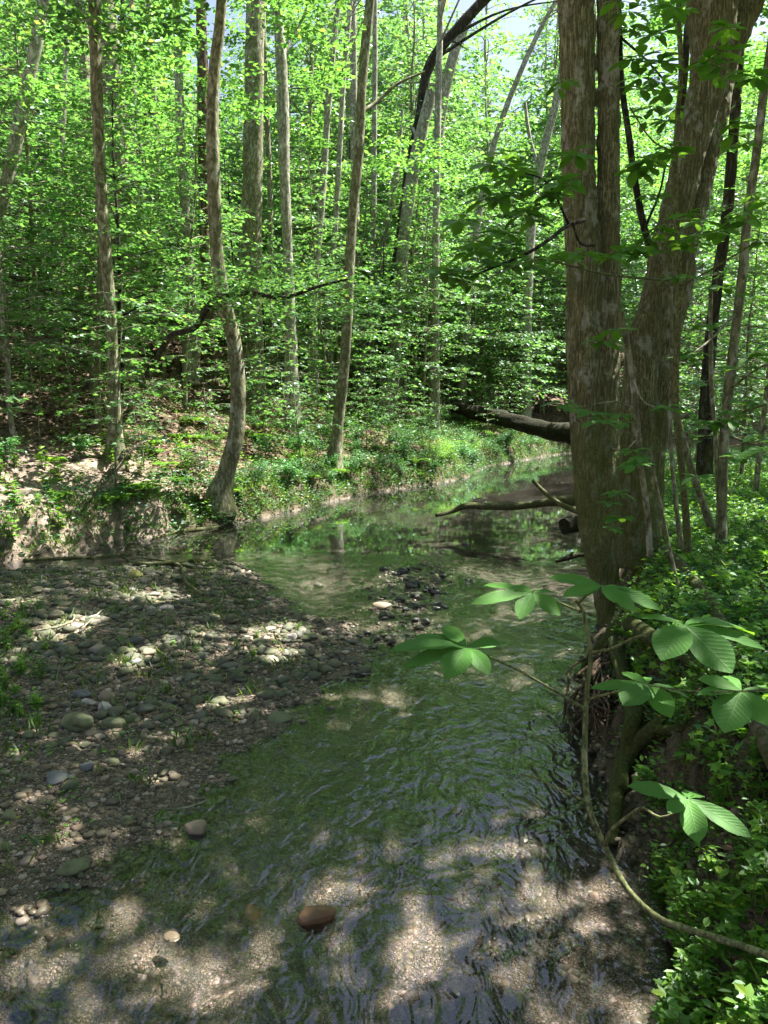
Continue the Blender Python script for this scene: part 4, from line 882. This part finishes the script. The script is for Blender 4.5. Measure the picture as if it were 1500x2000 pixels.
ground_leaves('bank_dead_leaves', 'dead brown leaves caught on the right bank', 1500, region(fright(.1, 3), .6, 6, 1.4, 10, 1.3), (.03, .08), OVAL, M_LITTER, (.005, .03), tilt=.5, seed=42)
pebbles('small_cobbles', 'cobbles packed over the upper bar', 2600, region(lambda P, r: fchan(0.0, .3)(P, r) & (dpl(P, BAR) > .1) & (wob(P, 1.6, 2) > -.5 - .25 * (P[:, 1] - 6.5)), -7, 1, 5.0, 11.5), .027, .075, I1, M_STONE, 12)
pebbles('pebbles', 'loose pebbles on bar and stream bed', 4200, region(fchan(-.05, .3), -7, 2, 2.0, 12, 1.1), .018, .042, I1, M_PEB, 2)

# ------------------------------------------------------------------ dead wood
def wood(name, label, cat, polys, mt, k=10, rough=.14, parts=(), step=.06):
    p0 = polys[0][0]; o0 = at(p0[0], p0[1], p0[3]); mb = MB()
    for i, p in enumerate(polys): px_tube(mb, p, k, 0, rough, o0, step, i + 3)
    return obj(name, mb.mesh(name, [mt]), label=label, cat=cat, loc=o0)
Yl = 30.0
wood('fallen_log', 'thick dark fallen log bridging the creek behind the twin trunks', 'log', [[(885,796,20,Yl+1.5),(935,808,27,Yl+.7),(990,820,30,Yl),(1050,834,32,Yl-.6),(1110,850,40,Yl-1.2),(1180,865,42,Yl-1.8),(1240,880,44,Yl-2.2)]], M_LOG, 16, .2)
wood('fallen_branch', 'long bare branch lying on the water of the far pool', 'branch', [[(852,1007,8,13.2),(885,998,9,13.4),(905,990,12,13.4),(960,990,13,13.2),(1010,989,14,13.0),(1060,983,15,12.7),(1110,978,22,12.4),(1150,975,24,12.2),(1200,968,24,12.0)]], M_BARKD, 10, .16)
wood('snag_branch', 'thin forked branch rising off the water left of the twin trunks', 'branch', [[(1040,938,7,12.6),(1062,960,9,12.5),(1090,982,11,12.3),(1130,998,13,12.1),(1180,1012,14,11.9)]], M_DEAD, 8, .14)
wood('log_end', 'short black sawn-looking log lying in the water against the twin trunks', 'log', [[(1103,1029,33,11.2),(1120,1024,36,11.3),(1150,1020,36,11.5),(1190,1014,34,11.8)]], M_LOG, 18, .1)
wood('driftwood', 'dark snagged driftwood in the riffle left of the twin trunk foot', 'driftwood', [[(1085,1098,6,9.6),(1110,1090,11,9.6),(1135,1084,8,9.6),(1160,1088,9,9.5)],[(1105,1092,6,9.6),(1120,1078,4,9.6)]], M_LOG, 8, .25)
D0 = ground(1460, 1330)[1]
wood('dead_limb', 'long dead limb propped from the leaning tree down across the green right bank', 'branch', [[lay(1240,1046,14,.97),lay(1290,1068,18,.97),lay(1335,1110,22),lay(1375,1160,24),lay(1415,1235,26),lay(1440,1310,28),lay(1470,1390,32),lay(1510,1480,36),lay(1560,1580,40)]], M_DEAD, 14, .13)
def gstick(pts, name, label, mt=M_DEAD, lift=.05):
    P = []; r = []
    for a, b, w in pts:
        g = ground(a, b); P.append(g + [0, 0, lift + random.uniform(0, .03)]); r.append(w / 2 * 1.3 * g[1] / F)
    P = np.array(P); Q, rr = resample(P - P[0], np.array(r), .04); mb = MB(); tube(mb, Q, rr, 7, 0, .15, seed=4); obj(name, mb.mesh(name, [mt]), label=label, cat='branch', loc=P[0])
gstick([(0,1108,6),(90,1100,8),(200,1098,8),(300,1090,7),(420,1092,5)], 'driftwood_branch', 'long dark driftwood pole along the back edge of the bar', M_BARKD)
gstick([(240,1098,5),(300,1110,7),(370,1105,8),(430,1095,6),(470,1080,4)], 'driftwood_branch', 'bowed driftwood branch in the debris line behind the bar', M_BARKD)
gstick([(300,1060,4),(345,1048,8),(400,1040,8),(440,1033,5)], 'driftwood_branch', 'grey stick lying on the mud at the foot of the far bank')
gstick([(280,1100,3),(345,1112,5),(365,1150,6),(395,1175,5)], 'driftwood_branch', 'pale bent stick on top of the upper cobbles')
gstick([(70,1247,3),(110,1240,4),(140,1225,3),(145,1212,2)], 'white_twig', 'white forked twig among sunlit cobbles at the left', M_BARKP)
gstick([(160,1240,2),(185,1215,3),(200,1200,2)], 'white_twig', 'thin white twig leaning over the sunlit pale stones', M_BARKP)
gstick([(320,1611,2),(360,1608,3),(406,1598,3)], 'straw_twig', 'straw-coloured twig lying across the pointed brown stone', M_BARKP, .08)
gstick([(500,1065,4),(540,1078,6),(600,1085,6),(640,1090,5)], 'driftwood_branch', 'dark snag of sticks in the shallow pool behind the bar', M_BARKD)
gstick([(560,1075,3),(590,1070,5),(625,1082,4)], 'driftwood_branch', 'short dark twig beside the snag in the pool', M_BARKD)
gstick([(350,1370,2),(370,1385,3),(385,1400,3)], 'dark_twig', 'small dark twig sticking up from the central gravel', M_BARKD)
gstick([(170,1015,4),(210,960,7),(265,900,5),(300,880,3)], 'fallen_branch', 'pale crooked branch propped on the lower left slope', M_DEAD, .25)

# ------------------------------------------------------------------ large-leaved saplings (whorled leaves)
def bigleaf(mb, base, tip, width, nrm_, curl=.12, fold=.18):
    base = np.array(base, float); tip = np.array(tip, float); ax = tip - base; Ln = np.linalg.norm(ax); ax /= Ln
    b = nrm(np.cross(nrm_, ax)); m = np.cross(ax, b); n = 11; t = np.linspace(0, 1, n)
    prof = np.sin(np.clip(t, 0, 1) ** 1.25 * pi) ** .72 * (1 - .0 * t); prof[0] = .03; prof[-1] = .02
    V = []; UV = []
    for i, tt in enumerate(t):
        c = base + ax * Ln * tt + m * (-curl * Ln * (tt - .35) ** 2 + curl * Ln * .12)
        for s in (-1, -.5, 0, .5, 1):
            wv = .006 * Ln * 6 * math.sin(tt * 19 + s * 3) * abs(s) * .25
            V.append(c + b * s * width / 2 * prof[i] + m * (abs(s) * fold * width / 2 * prof[i] + wv)); UV.append((tt, s * prof[i]))
    f = [[i * 5 + j, i * 5 + j + 1, i * 5 + j + 6, i * 5 + j + 5] for i in range(n - 1) for j in range(4)]
    mb.add(V, f, 0, UV)
def whorl(mb, c, r, L_, nl, updir=np.array([0, 0, 1.]), squash=1):
    a0 = r.uniform(0, 6.28)
    for i in range(nl):
        a = a0 + i * 6.28 / nl + r.uniform(-.3, .3); l = L_ * r.uniform(.6, 1.15)
        d = np.array([cos(a), sin(a), r.uniform(-.45, .12)]); d /= np.linalg.norm(d)
        bigleaf(mb, c + d * .012, c + d * l, l * r.uniform(.36, .46), updir + np.array([r.uniform(-.3, .3), r.uniform(-.45, .1), 0]), curl=r.uniform(.05, .35))
def z6(x, y): return 750 + x / 2, 1050 + y / 2
def z8(x, y): return 750 + x / 2, 1500 + y / 2
def foreground_sapling():
    o0 = at(1400, 1835, 2.05); root = obj('magnolia_sapling', None, label='big-leaved sapling with a thin arching stem over the stream in the foreground', cat='sapling', loc=o0)
    mb = MB(); st = [(1560,1890,18,1.85),(1480,1858,16,1.95),(1400,1832,15,2.05),(1345,1815,14,2.1),(1290,1795,13.5,2.15),(1230,1742,13,2.2),(1185,1660,12,2.3),(1150,1575,13,2.35),(1142,1500,13,2.4),(1143,1420,12,2.45),(1147,1340,11,2.5),(1154,1280,10,2.5),(1146,1230,9,2.5),(1130,1178,7,2.5),(1124,1172,5,2.5)]
    px_tube(mb, st, 12, 0, .07, o0, .015)
    for b in ([(1143,1385,8,2.45),(1085,1350,6,2.45),(1010,1308,5,2.5),(960,1285,4,2.5),(916,1265,3,2.5)], [(1154,1275,7,2.5),(1200,1265,6,2.4),(1240,1245,6,2.35),(1290,1232,5,2.3),(1335,1222,4,2.3)],
              [(1133,1195,6,2.5),(1095,1178,4,2.55),(1060,1162,4,2.6),(1038,1157,3,2.6)], [(1130,1178,5,2.5),(1150,1160,4,2.4),(1176,1146,3,2.35)],
              [(1150,1365,6,2.48),(1200,1352,5,2.4),(1265,1338,4,2.3)], [(1182,1650,10,2.3),(1195,1620,8,2.25),(1230,1592,7,2.2),(1255,1578,6,2.15),(1290,1596,5,2.1),(1325,1582,5,2.1),(1343,1557,4,2.1)],
              [(1145,1565,7,2.35),(1100,1545,6,2.4),(1060,1525,5,2.45),(1022,1513,3,2.5)], [(1255,1576,5,2.15),(1275,1586,3,2.15)], [(1265,1338,3,2.3),(1350,1350,4,2.15),(1450,1350,4,2.0),(1520,1345,4,1.95)]):
        px_tube(mb, b, 7, 0, .05, o0, .02)
    obj('stem', mb.mesh('stem', [M_GREENSTEM]), root)
    # (base, depth), leaves: tip x, tip y, width px, depth offset of the tip
    CL = [(z6(325, 428), 2.5, z6, [(22,430,42,-.06),(78,498,62,-.12),(120,380,34,.10),(228,342,62,.12),(460,405,52,.04),(248,543,100,-.16),(412,530,64,-.12)]),
          (z6(580, 215), 2.6, z6, [(340,252,56,-.06),(388,182,26,.06),(528,312,66,-.10),(690,302,70,-.08),(690,214,24,.05),(480,183,24,.10)]),
          (z6(850, 188), 2.35, z6, [(645,150,54,.08),(700,226,54,-.05),(985,284,58,-.08),(1088,276,60,-.04),(1065,240,34,.06),(902,254,24,-.08),(776,232,22,-.04)]),
          (z6(1172, 342), 2.3, z6, [(985,302,36,.06),(1085,468,128,-.14),(1362,526,140,-.14),(1500,425,54,-.02),(1450,356,34,.08),(1262,318,34,.04),(1116,325,22,.05)]),
          (z6(1030, 575), 2.3, z6, [(808,582,46,.0),(930,522,40,.10),(935,655,98,-.12),(1122,696,86,-.12),(1205,625,34,.02),(1000,540,40,.12)]),
          (z6(1395, 598), 2.1, z6, [(1228,545,56,.03),(1330,535,40,.10),(1330,752,138,-.12),(1500,728,90,-.10),(1520,596,40,.0),(1225,610,40,-.03)]),
          (z8(1185, 118), 2.1, z8, [(953,66,66,.02),(1108,172,62,-.05),(1228,290,92,-.12),(1438,268,76,-.10),(1246,104,34,.06),(1190,88,30,.08)])]
    for (b, Yb, zf, lv) in CL:
        B = at(b[0], b[1], Yb)
        for (x, y, w, dy) in lv:
            q = zf(x, y); T_ = at(q[0], q[1], Yb + dy); m_ = MB()
            view = nrm(np.array([0, 0, CAMH]) - (B + T_) / 2)
            ln = np.linalg.norm(T_ - B); wd = w / 2 * Yb / F
            nn = nrm(np.array([0, -.05, 1.]) * .8 + view * .55) if w > 45 else nrm(np.array([0, .05, 1.]) + view * .1)
            if w <= 45: wd = ln * .36
            bigleaf(m_, B - o0, T_ - o0, min(wd * 1.15, ln * .62), nn, curl=random.uniform(.05, .25))
            obj('leaf', m_.mesh('leaf', [M_BIG]), root)
foreground_sapling()

def bush_sapling(label, stems, branches, whorls, o0, mt, name='magnolia_sapling', L_=.145, seed=1):
    r = np.random.default_rng(seed); root = obj(name, None, label=label, cat='sapling', loc=o0); mb = MB()
    for s in stems: px_tube(mb, s, 9, 0, .06, o0, .05)
    for b in branches: px_tube(mb, b, 5, 0, .06, o0, .05)
    obj('stem', mb.mesh('stem', [mt]), root)
    lf = MB()
    for (x, y, Y) in whorls:
        for q in range(2): whorl(lf, at(x + q * r.uniform(-26, 26), y + q * r.uniform(-26, 26), Y + q * r.uniform(-.3, .3)) - o0, r, L_ * r.uniform(1.0, 1.45), int(r.integers(6, 9)))
    obj('leaves', lf.mesh('leaves', [M_BIG]), root)
g1 = ground(1330, 1110)
bush_sapling('tall thin sapling passing in front of the leaning tree, with whorled leaves both sides',
    [[(1325,-80,9,6.4),(1326,40,9,6.4),(1330,130,9,6.4),(1322,250,9,6.4),(1318,350,11,6.4),(1324,480,11,6.5),(1327,560,12,6.5),(1322,680,12,6.6),(1320,780,12,6.7),(1330,900,13,6.9),(1340,1010,14,7.1),(1345,1105,16,7.3)]],
    [[(1325,548,7,6.5),(1240,542,5,6.0),(1180,535,5,5.7),(1115,520,4,5.4),(1040,508,3,5.1),(960,540,2,5.0)], [(1322,400,5,6.4),(1285,440,3,6.3),(1260,455,3,6.2)], [(1320,300,4,6.4),(1270,270,3,6.2),(1230,210,3,6.1)], [(1327,560,4,6.5),(1400,520,4,6.2),(1480,470,3,6.0)], [(1325,150,4,6.4),(1360,120,3,6.3),(1400,130,3,6.2)]],
    [(1272,68,6.1),(1250,150,6.1),(1290,125,6.2),(1235,115,6.0),(1310,180,6.2),(1262,235,6.1),(1300,235,6.2),(1228,20,6.1),(1330,20,6.2),(1270,310,6.1),(1300,300,6.2),(1240,330,6.0),
     (1400,130,6.1),(1420,55,6.0),(1412,100,6.1),(1450,280,6.0),(1430,240,6.0),(1190,500,5.8),(1260,465,6.1),(1290,455,6.2),(1265,490,6.1),(1110,505,5.4),(1040,505,5.2),(1370,430,6.1),(1410,450,6.0),(1340,540,6.2),(1460,415,6.0),(1480,150,5.9),(1350,480,6.2)],
    g1, M_GREENSTEM, seed=3)
g2 = ground(1272, 1085)
bush_sapling('thin dark sapling leaning across the gap above the twin and leaning trees',
    [[(1208,-60,9,8.0),(1211,100,10,8.0),(1214,160,11,8.0),(1228,260,12,8.0),(1240,350,12,8.0),(1255,430,13,8.0),(1268,480,13,8.0)], [(1262,440,5,8.0),(1290,370,4,8.0),(1300,320,4,8.0)]],
    [[(1215,75,5,8.0),(1265,120,4,7.8),(1300,160,4,7.6)]], [(1240,60,7.9),(1300,165,7.6),(1265,380,7.8),(1290,320,7.8)], g2, M_BARKD, L_=.15, seed=4)
bush_sapling('slim curved sapling standing in the gap between twin trunks and leaning tree', [[(1212,610,11,6.5),(1230,700,12,6.5),(1242,800,12,6.5),(1250,900,12,6.6),(1262,980,12,6.7),(1270,1085,13,6.8)]],
    [[(1235,740,4,6.5),(1265,790,3,6.3),(1300,800,3,6.2)], [(1242,860,3,6.5),(1215,880,3,6.3),(1180,870,2,6.2)], [(1236,790,3,6.5),(1190,785,3,6.2),(1130,795,2,6.0)]],
    [(1160,805,5.9),(1215,810,6.1),(1300,792,6.2),(1236,880,6.1),(1255,890,6.0),(1210,960,6.2),(1215,1010,6.1),(1110,790,5.8)], g2, M_BARKG, L_=.12, seed=14)
g3 = ground(1130, 1050)
bo = at(1130, 440, 6.7)
bush_sapling('spray of dark whorled leaves on a low branch reaching left from the twin trunks',
    [[(1140,430,9,6.6),(1110,440,8,6.4),(1070,470,7,6.1),(1020,500,6,5.9),(970,520,5,5.7),(910,545,3,5.5)]],
    [[(1112,440,5,6.4),(1060,350,4,6.0),(1010,335,3,5.8)], [(1130,360,5,6.6),(1080,350,4,6.2),(1030,380,3,6.0),(960,380,3,5.8)], [(1160,480,6,6.6),(1130,470,5,6.2),(1118,435,4,6.0)]],
    [(1110,352,5.9),(1080,380,5.8),(1045,360,5.9),(1000,350,5.8),(985,375,5.8),(950,385,5.7),(1060,400,5.8),(960,480,5.8),(915,490,5.6),(940,505,5.6),(990,480,5.7),(900,430,5.7),(870,525,5.5),(880,540,5.5),(930,530,5.5),(985,515,5.6),(1020,510,5.6),(1000,300,5.9),(960,320,5.8),(1180,665,6.2),(1040,430,5.9),(1110,300,6.0),(1090,170,6.1)],
    bo, M_BARKD, name='branch_spray', L_=.15, seed=5)
g4 = ground(1410, 1082)
bush_sapling('upright grey sapling nearest the right edge with drooping leaves',
    [[(1510,60,14,8.0),(1492,180,15,8.0),(1475,320,16,8.0),(1460,430,17,8.0),(1448,560,17,8.0),(1435,660,18,8.0),(1422,780,19,8.0),(1412,900,20,8.0),(1410,1000,20,8.0),(1408,1086,24,8.0)]],
    [[(1440,610,6,8.0),(1380,670,4,7.6),(1340,700,3,7.4)], [(1425,760,6,8.0),(1480,720,4,7.6),(1520,700,3,7.4)], [(1415,840,6,8.0),(1460,800,4,7.6),(1500,790,3,7.4)]],
    [(1480,560,7.4),(1450,720,7.2),(1490,690,7.0),(1470,780,7.2),(1430,820,6.8),(1480,850,6.6),(1450,890,6.5),(1390,830,6.9),(1370,640,7.3),(1340,700,7.2),(1400,560,7.4),(1490,470,7.3),(1360,930,6.5),(1490,880,6.0),(1350,460,7.5),(1470,380,7.4)], g4, M_BARKG, L_=.15, seed=6)
for i, (pp, lab) in enumerate([([(1318,760,9,8.6),(1325,820,12,8.6),(1345,900,14,8.6),(1372,980,15,8.6),(1398,1055,16,8.6)], 'slanting bare pole-like sapling left of the upright grey one'),
    ([(1388,560,8,10.0),(1388,650,8,10.0),(1390,760,9,10.0),(1398,860,9,10.0),(1402,960,10,10.0)], 'thin straight dark sapling behind the upright grey one'),
    ([(1310,560,6,7.6),(1312,700,7,7.6),(1310,850,8,7.6),(1320,980,9,7.5),(1335,1100,10,7.4)], 'whip-thin sapling hugging the leaning tree'),
    ([(1270,880,4,6.2),(1290,980,5,6.2),(1310,1080,6,6.1),(1340,1200,7,5.9)], 'slender weak stem below the leaning tree')]):
    o0 = at(pp[-1][0], pp[-1][1], pp[-1][3]); mb = MB(); px_tube(mb, pp, 8, 0, .06, o0, .06); root = obj('bare_sapling', mb.mesh('bare_sapling', [M_BARKG]), label=lab, cat='sapling', loc=o0)
# dark leaning maple on the far bank with its lit horizontal sprays
def bank_maple():
    o0 = ground(300, 770); Y = o0[1]; root = obj('leaning_maple', None, label='dark crooked small maple arching over the pool from the far bank', cat='tree', loc=o0)
    Ys = 13.5; mb = MB(); px_tube(mb, [(288,735,10,Y-2),(312,690,11,15.5),(335,655,12,15),(380,640,12,14.5),(415,590,12,14),(470,572,10,13.6),(560,580,8,13.2),(620,560,6,13),(680,545,4,12.8)], 8, 0, .12, o0, .1)
    r = np.random.default_rng(8); cr = MB()
    for i in range(42):
        x = r.uniform(400, 740); y = 575 + r.normal(0, 26) + (x - 560) * .02; Yq = 13.3 + r.uniform(-1, .8); e = at(x, y, Yq) - o0; s = at(min(x, 650) - 25, 575, 13.4) - o0
        tube(mb, np.array([s, (s + e) / 2 + [0, 0, .05], e]), np.array([.006, .004, .002]), 3, 0)
        m = 46; q = r.normal(0, 1, (m, 3)) * [.34, .34, .06]; la = r.uniform(0, 6.28, m)
        leaves(cr, e + q, np.column_stack([np.cos(la), np.sin(la), r.uniform(-.4, 0, m)]), r.normal(0, .25, (m, 3)) + [0, 0, 1], r.uniform(.06, .10, m), MAPLE)
    obj('trunk', mb.mesh('trunk', [M_BARKD]), root); obj('crown', cr.mesh('crown', [M_LEAF], smooth=False), root)
bank_maple()

# near herbs: right bank tufts and plants
def herb_mesh(seed, H, n, leaf, tpl=OVAL):
    r = np.random.default_rng(seed); mb = MB()
    for s_ in range(n):
        a = r.uniform(0, 6.28); e = np.array([cos(a) * H * .4 * r.random(), sin(a) * H * .4 * r.random(), H * r.uniform(.5, 1)])
        P = np.array([[e[0] * .3, e[1] * .3, -.02], e * [.7, .7, .6], e]); P, rr = resample(P, np.array([.0022, .0018, .001]), .03); tube(mb, P, rr, 4, 1)
        t = np.linspace(.3, 1, 7); k = (t * (len(P) - 1)).astype(int); la = np.arange(7) * 2.4 + r.uniform(0, 6)
        d = np.column_stack([np.cos(la), np.sin(la), r.uniform(-.1, .5, 7)]); leaves(mb, P[k], d, np.tile([0, 0, 1.], (7, 1)) + r.normal(0, .25, (7, 3)), leaf * r.uniform(.6, 1.2, 7), tpl, 0)
    return mb.mesh('herb', [M_HERB, M_GREENSTEM], smooth=False)
hm = [herb_mesh(i, .16 + .03 * i, 9, .05) for i in range(3)] + [herb_mesh(7, .14, 8, .045, MAPLE)]
def pxspots(n, x0, x1, y0, y1, ok, mind, rnd):
    out = []; t = 0
    while len(out) < n and t < n * 40:
        t += 1; g = ground(rnd.uniform(x0, x1), rnd.uniform(y0, y1)); p = (g[0], g[1])
        if ok(*p) and all((p[0] - q[0]) ** 2 + (p[1] - q[1]) ** 2 > mind ** 2 for q in out): out.append(p)
    return out
place(hm, pxspots(70, 1280, 1560, 1700, 2150, lambda x, y: onright(x, y, .05), .055, rd), 'herb', 'bright leafy herb in the tuft at the bottom right corner', 'plant', 'herbs of the bottom right tuft', rd, (.6, 1.05))
place(hm, pxspots(75, 1190, 1560, 1200, 1650, lambda x, y: onright(x, y, .15), .09, rd), 'herb', 'small herb on the right bank below the twin trunks', 'plant', 'herbs on the right bank slope', rd, (.5, 1.0))
place(hm, pxspots(46, 0, 470, 860, 1060, lambda x, y: onleft(x, y, .1), .2, rd), 'herb', 'bright green herb on the lower left bank', 'plant', 'herbs on the lower left bank', rd, (.9, 2.2))
place(hm, pxspots(26, 0, 90, 1180, 1420, lambda x, y: True, .12, rd), 'herb', 'leafy herb at the left edge of the gravel bar', 'plant', 'herbs at the left edge of the bar', rd, (.5, 1.0))
place(hm, pxspots(16, 300, 640, 1110, 1400, lambda x, y: True, .2, rd), 'herb', 'lone green herb sprouting between stones of the bar', 'plant', 'herbs sprouting on the bar', rd, (.25, .6))
print('objects', len(bpy.data.objects))
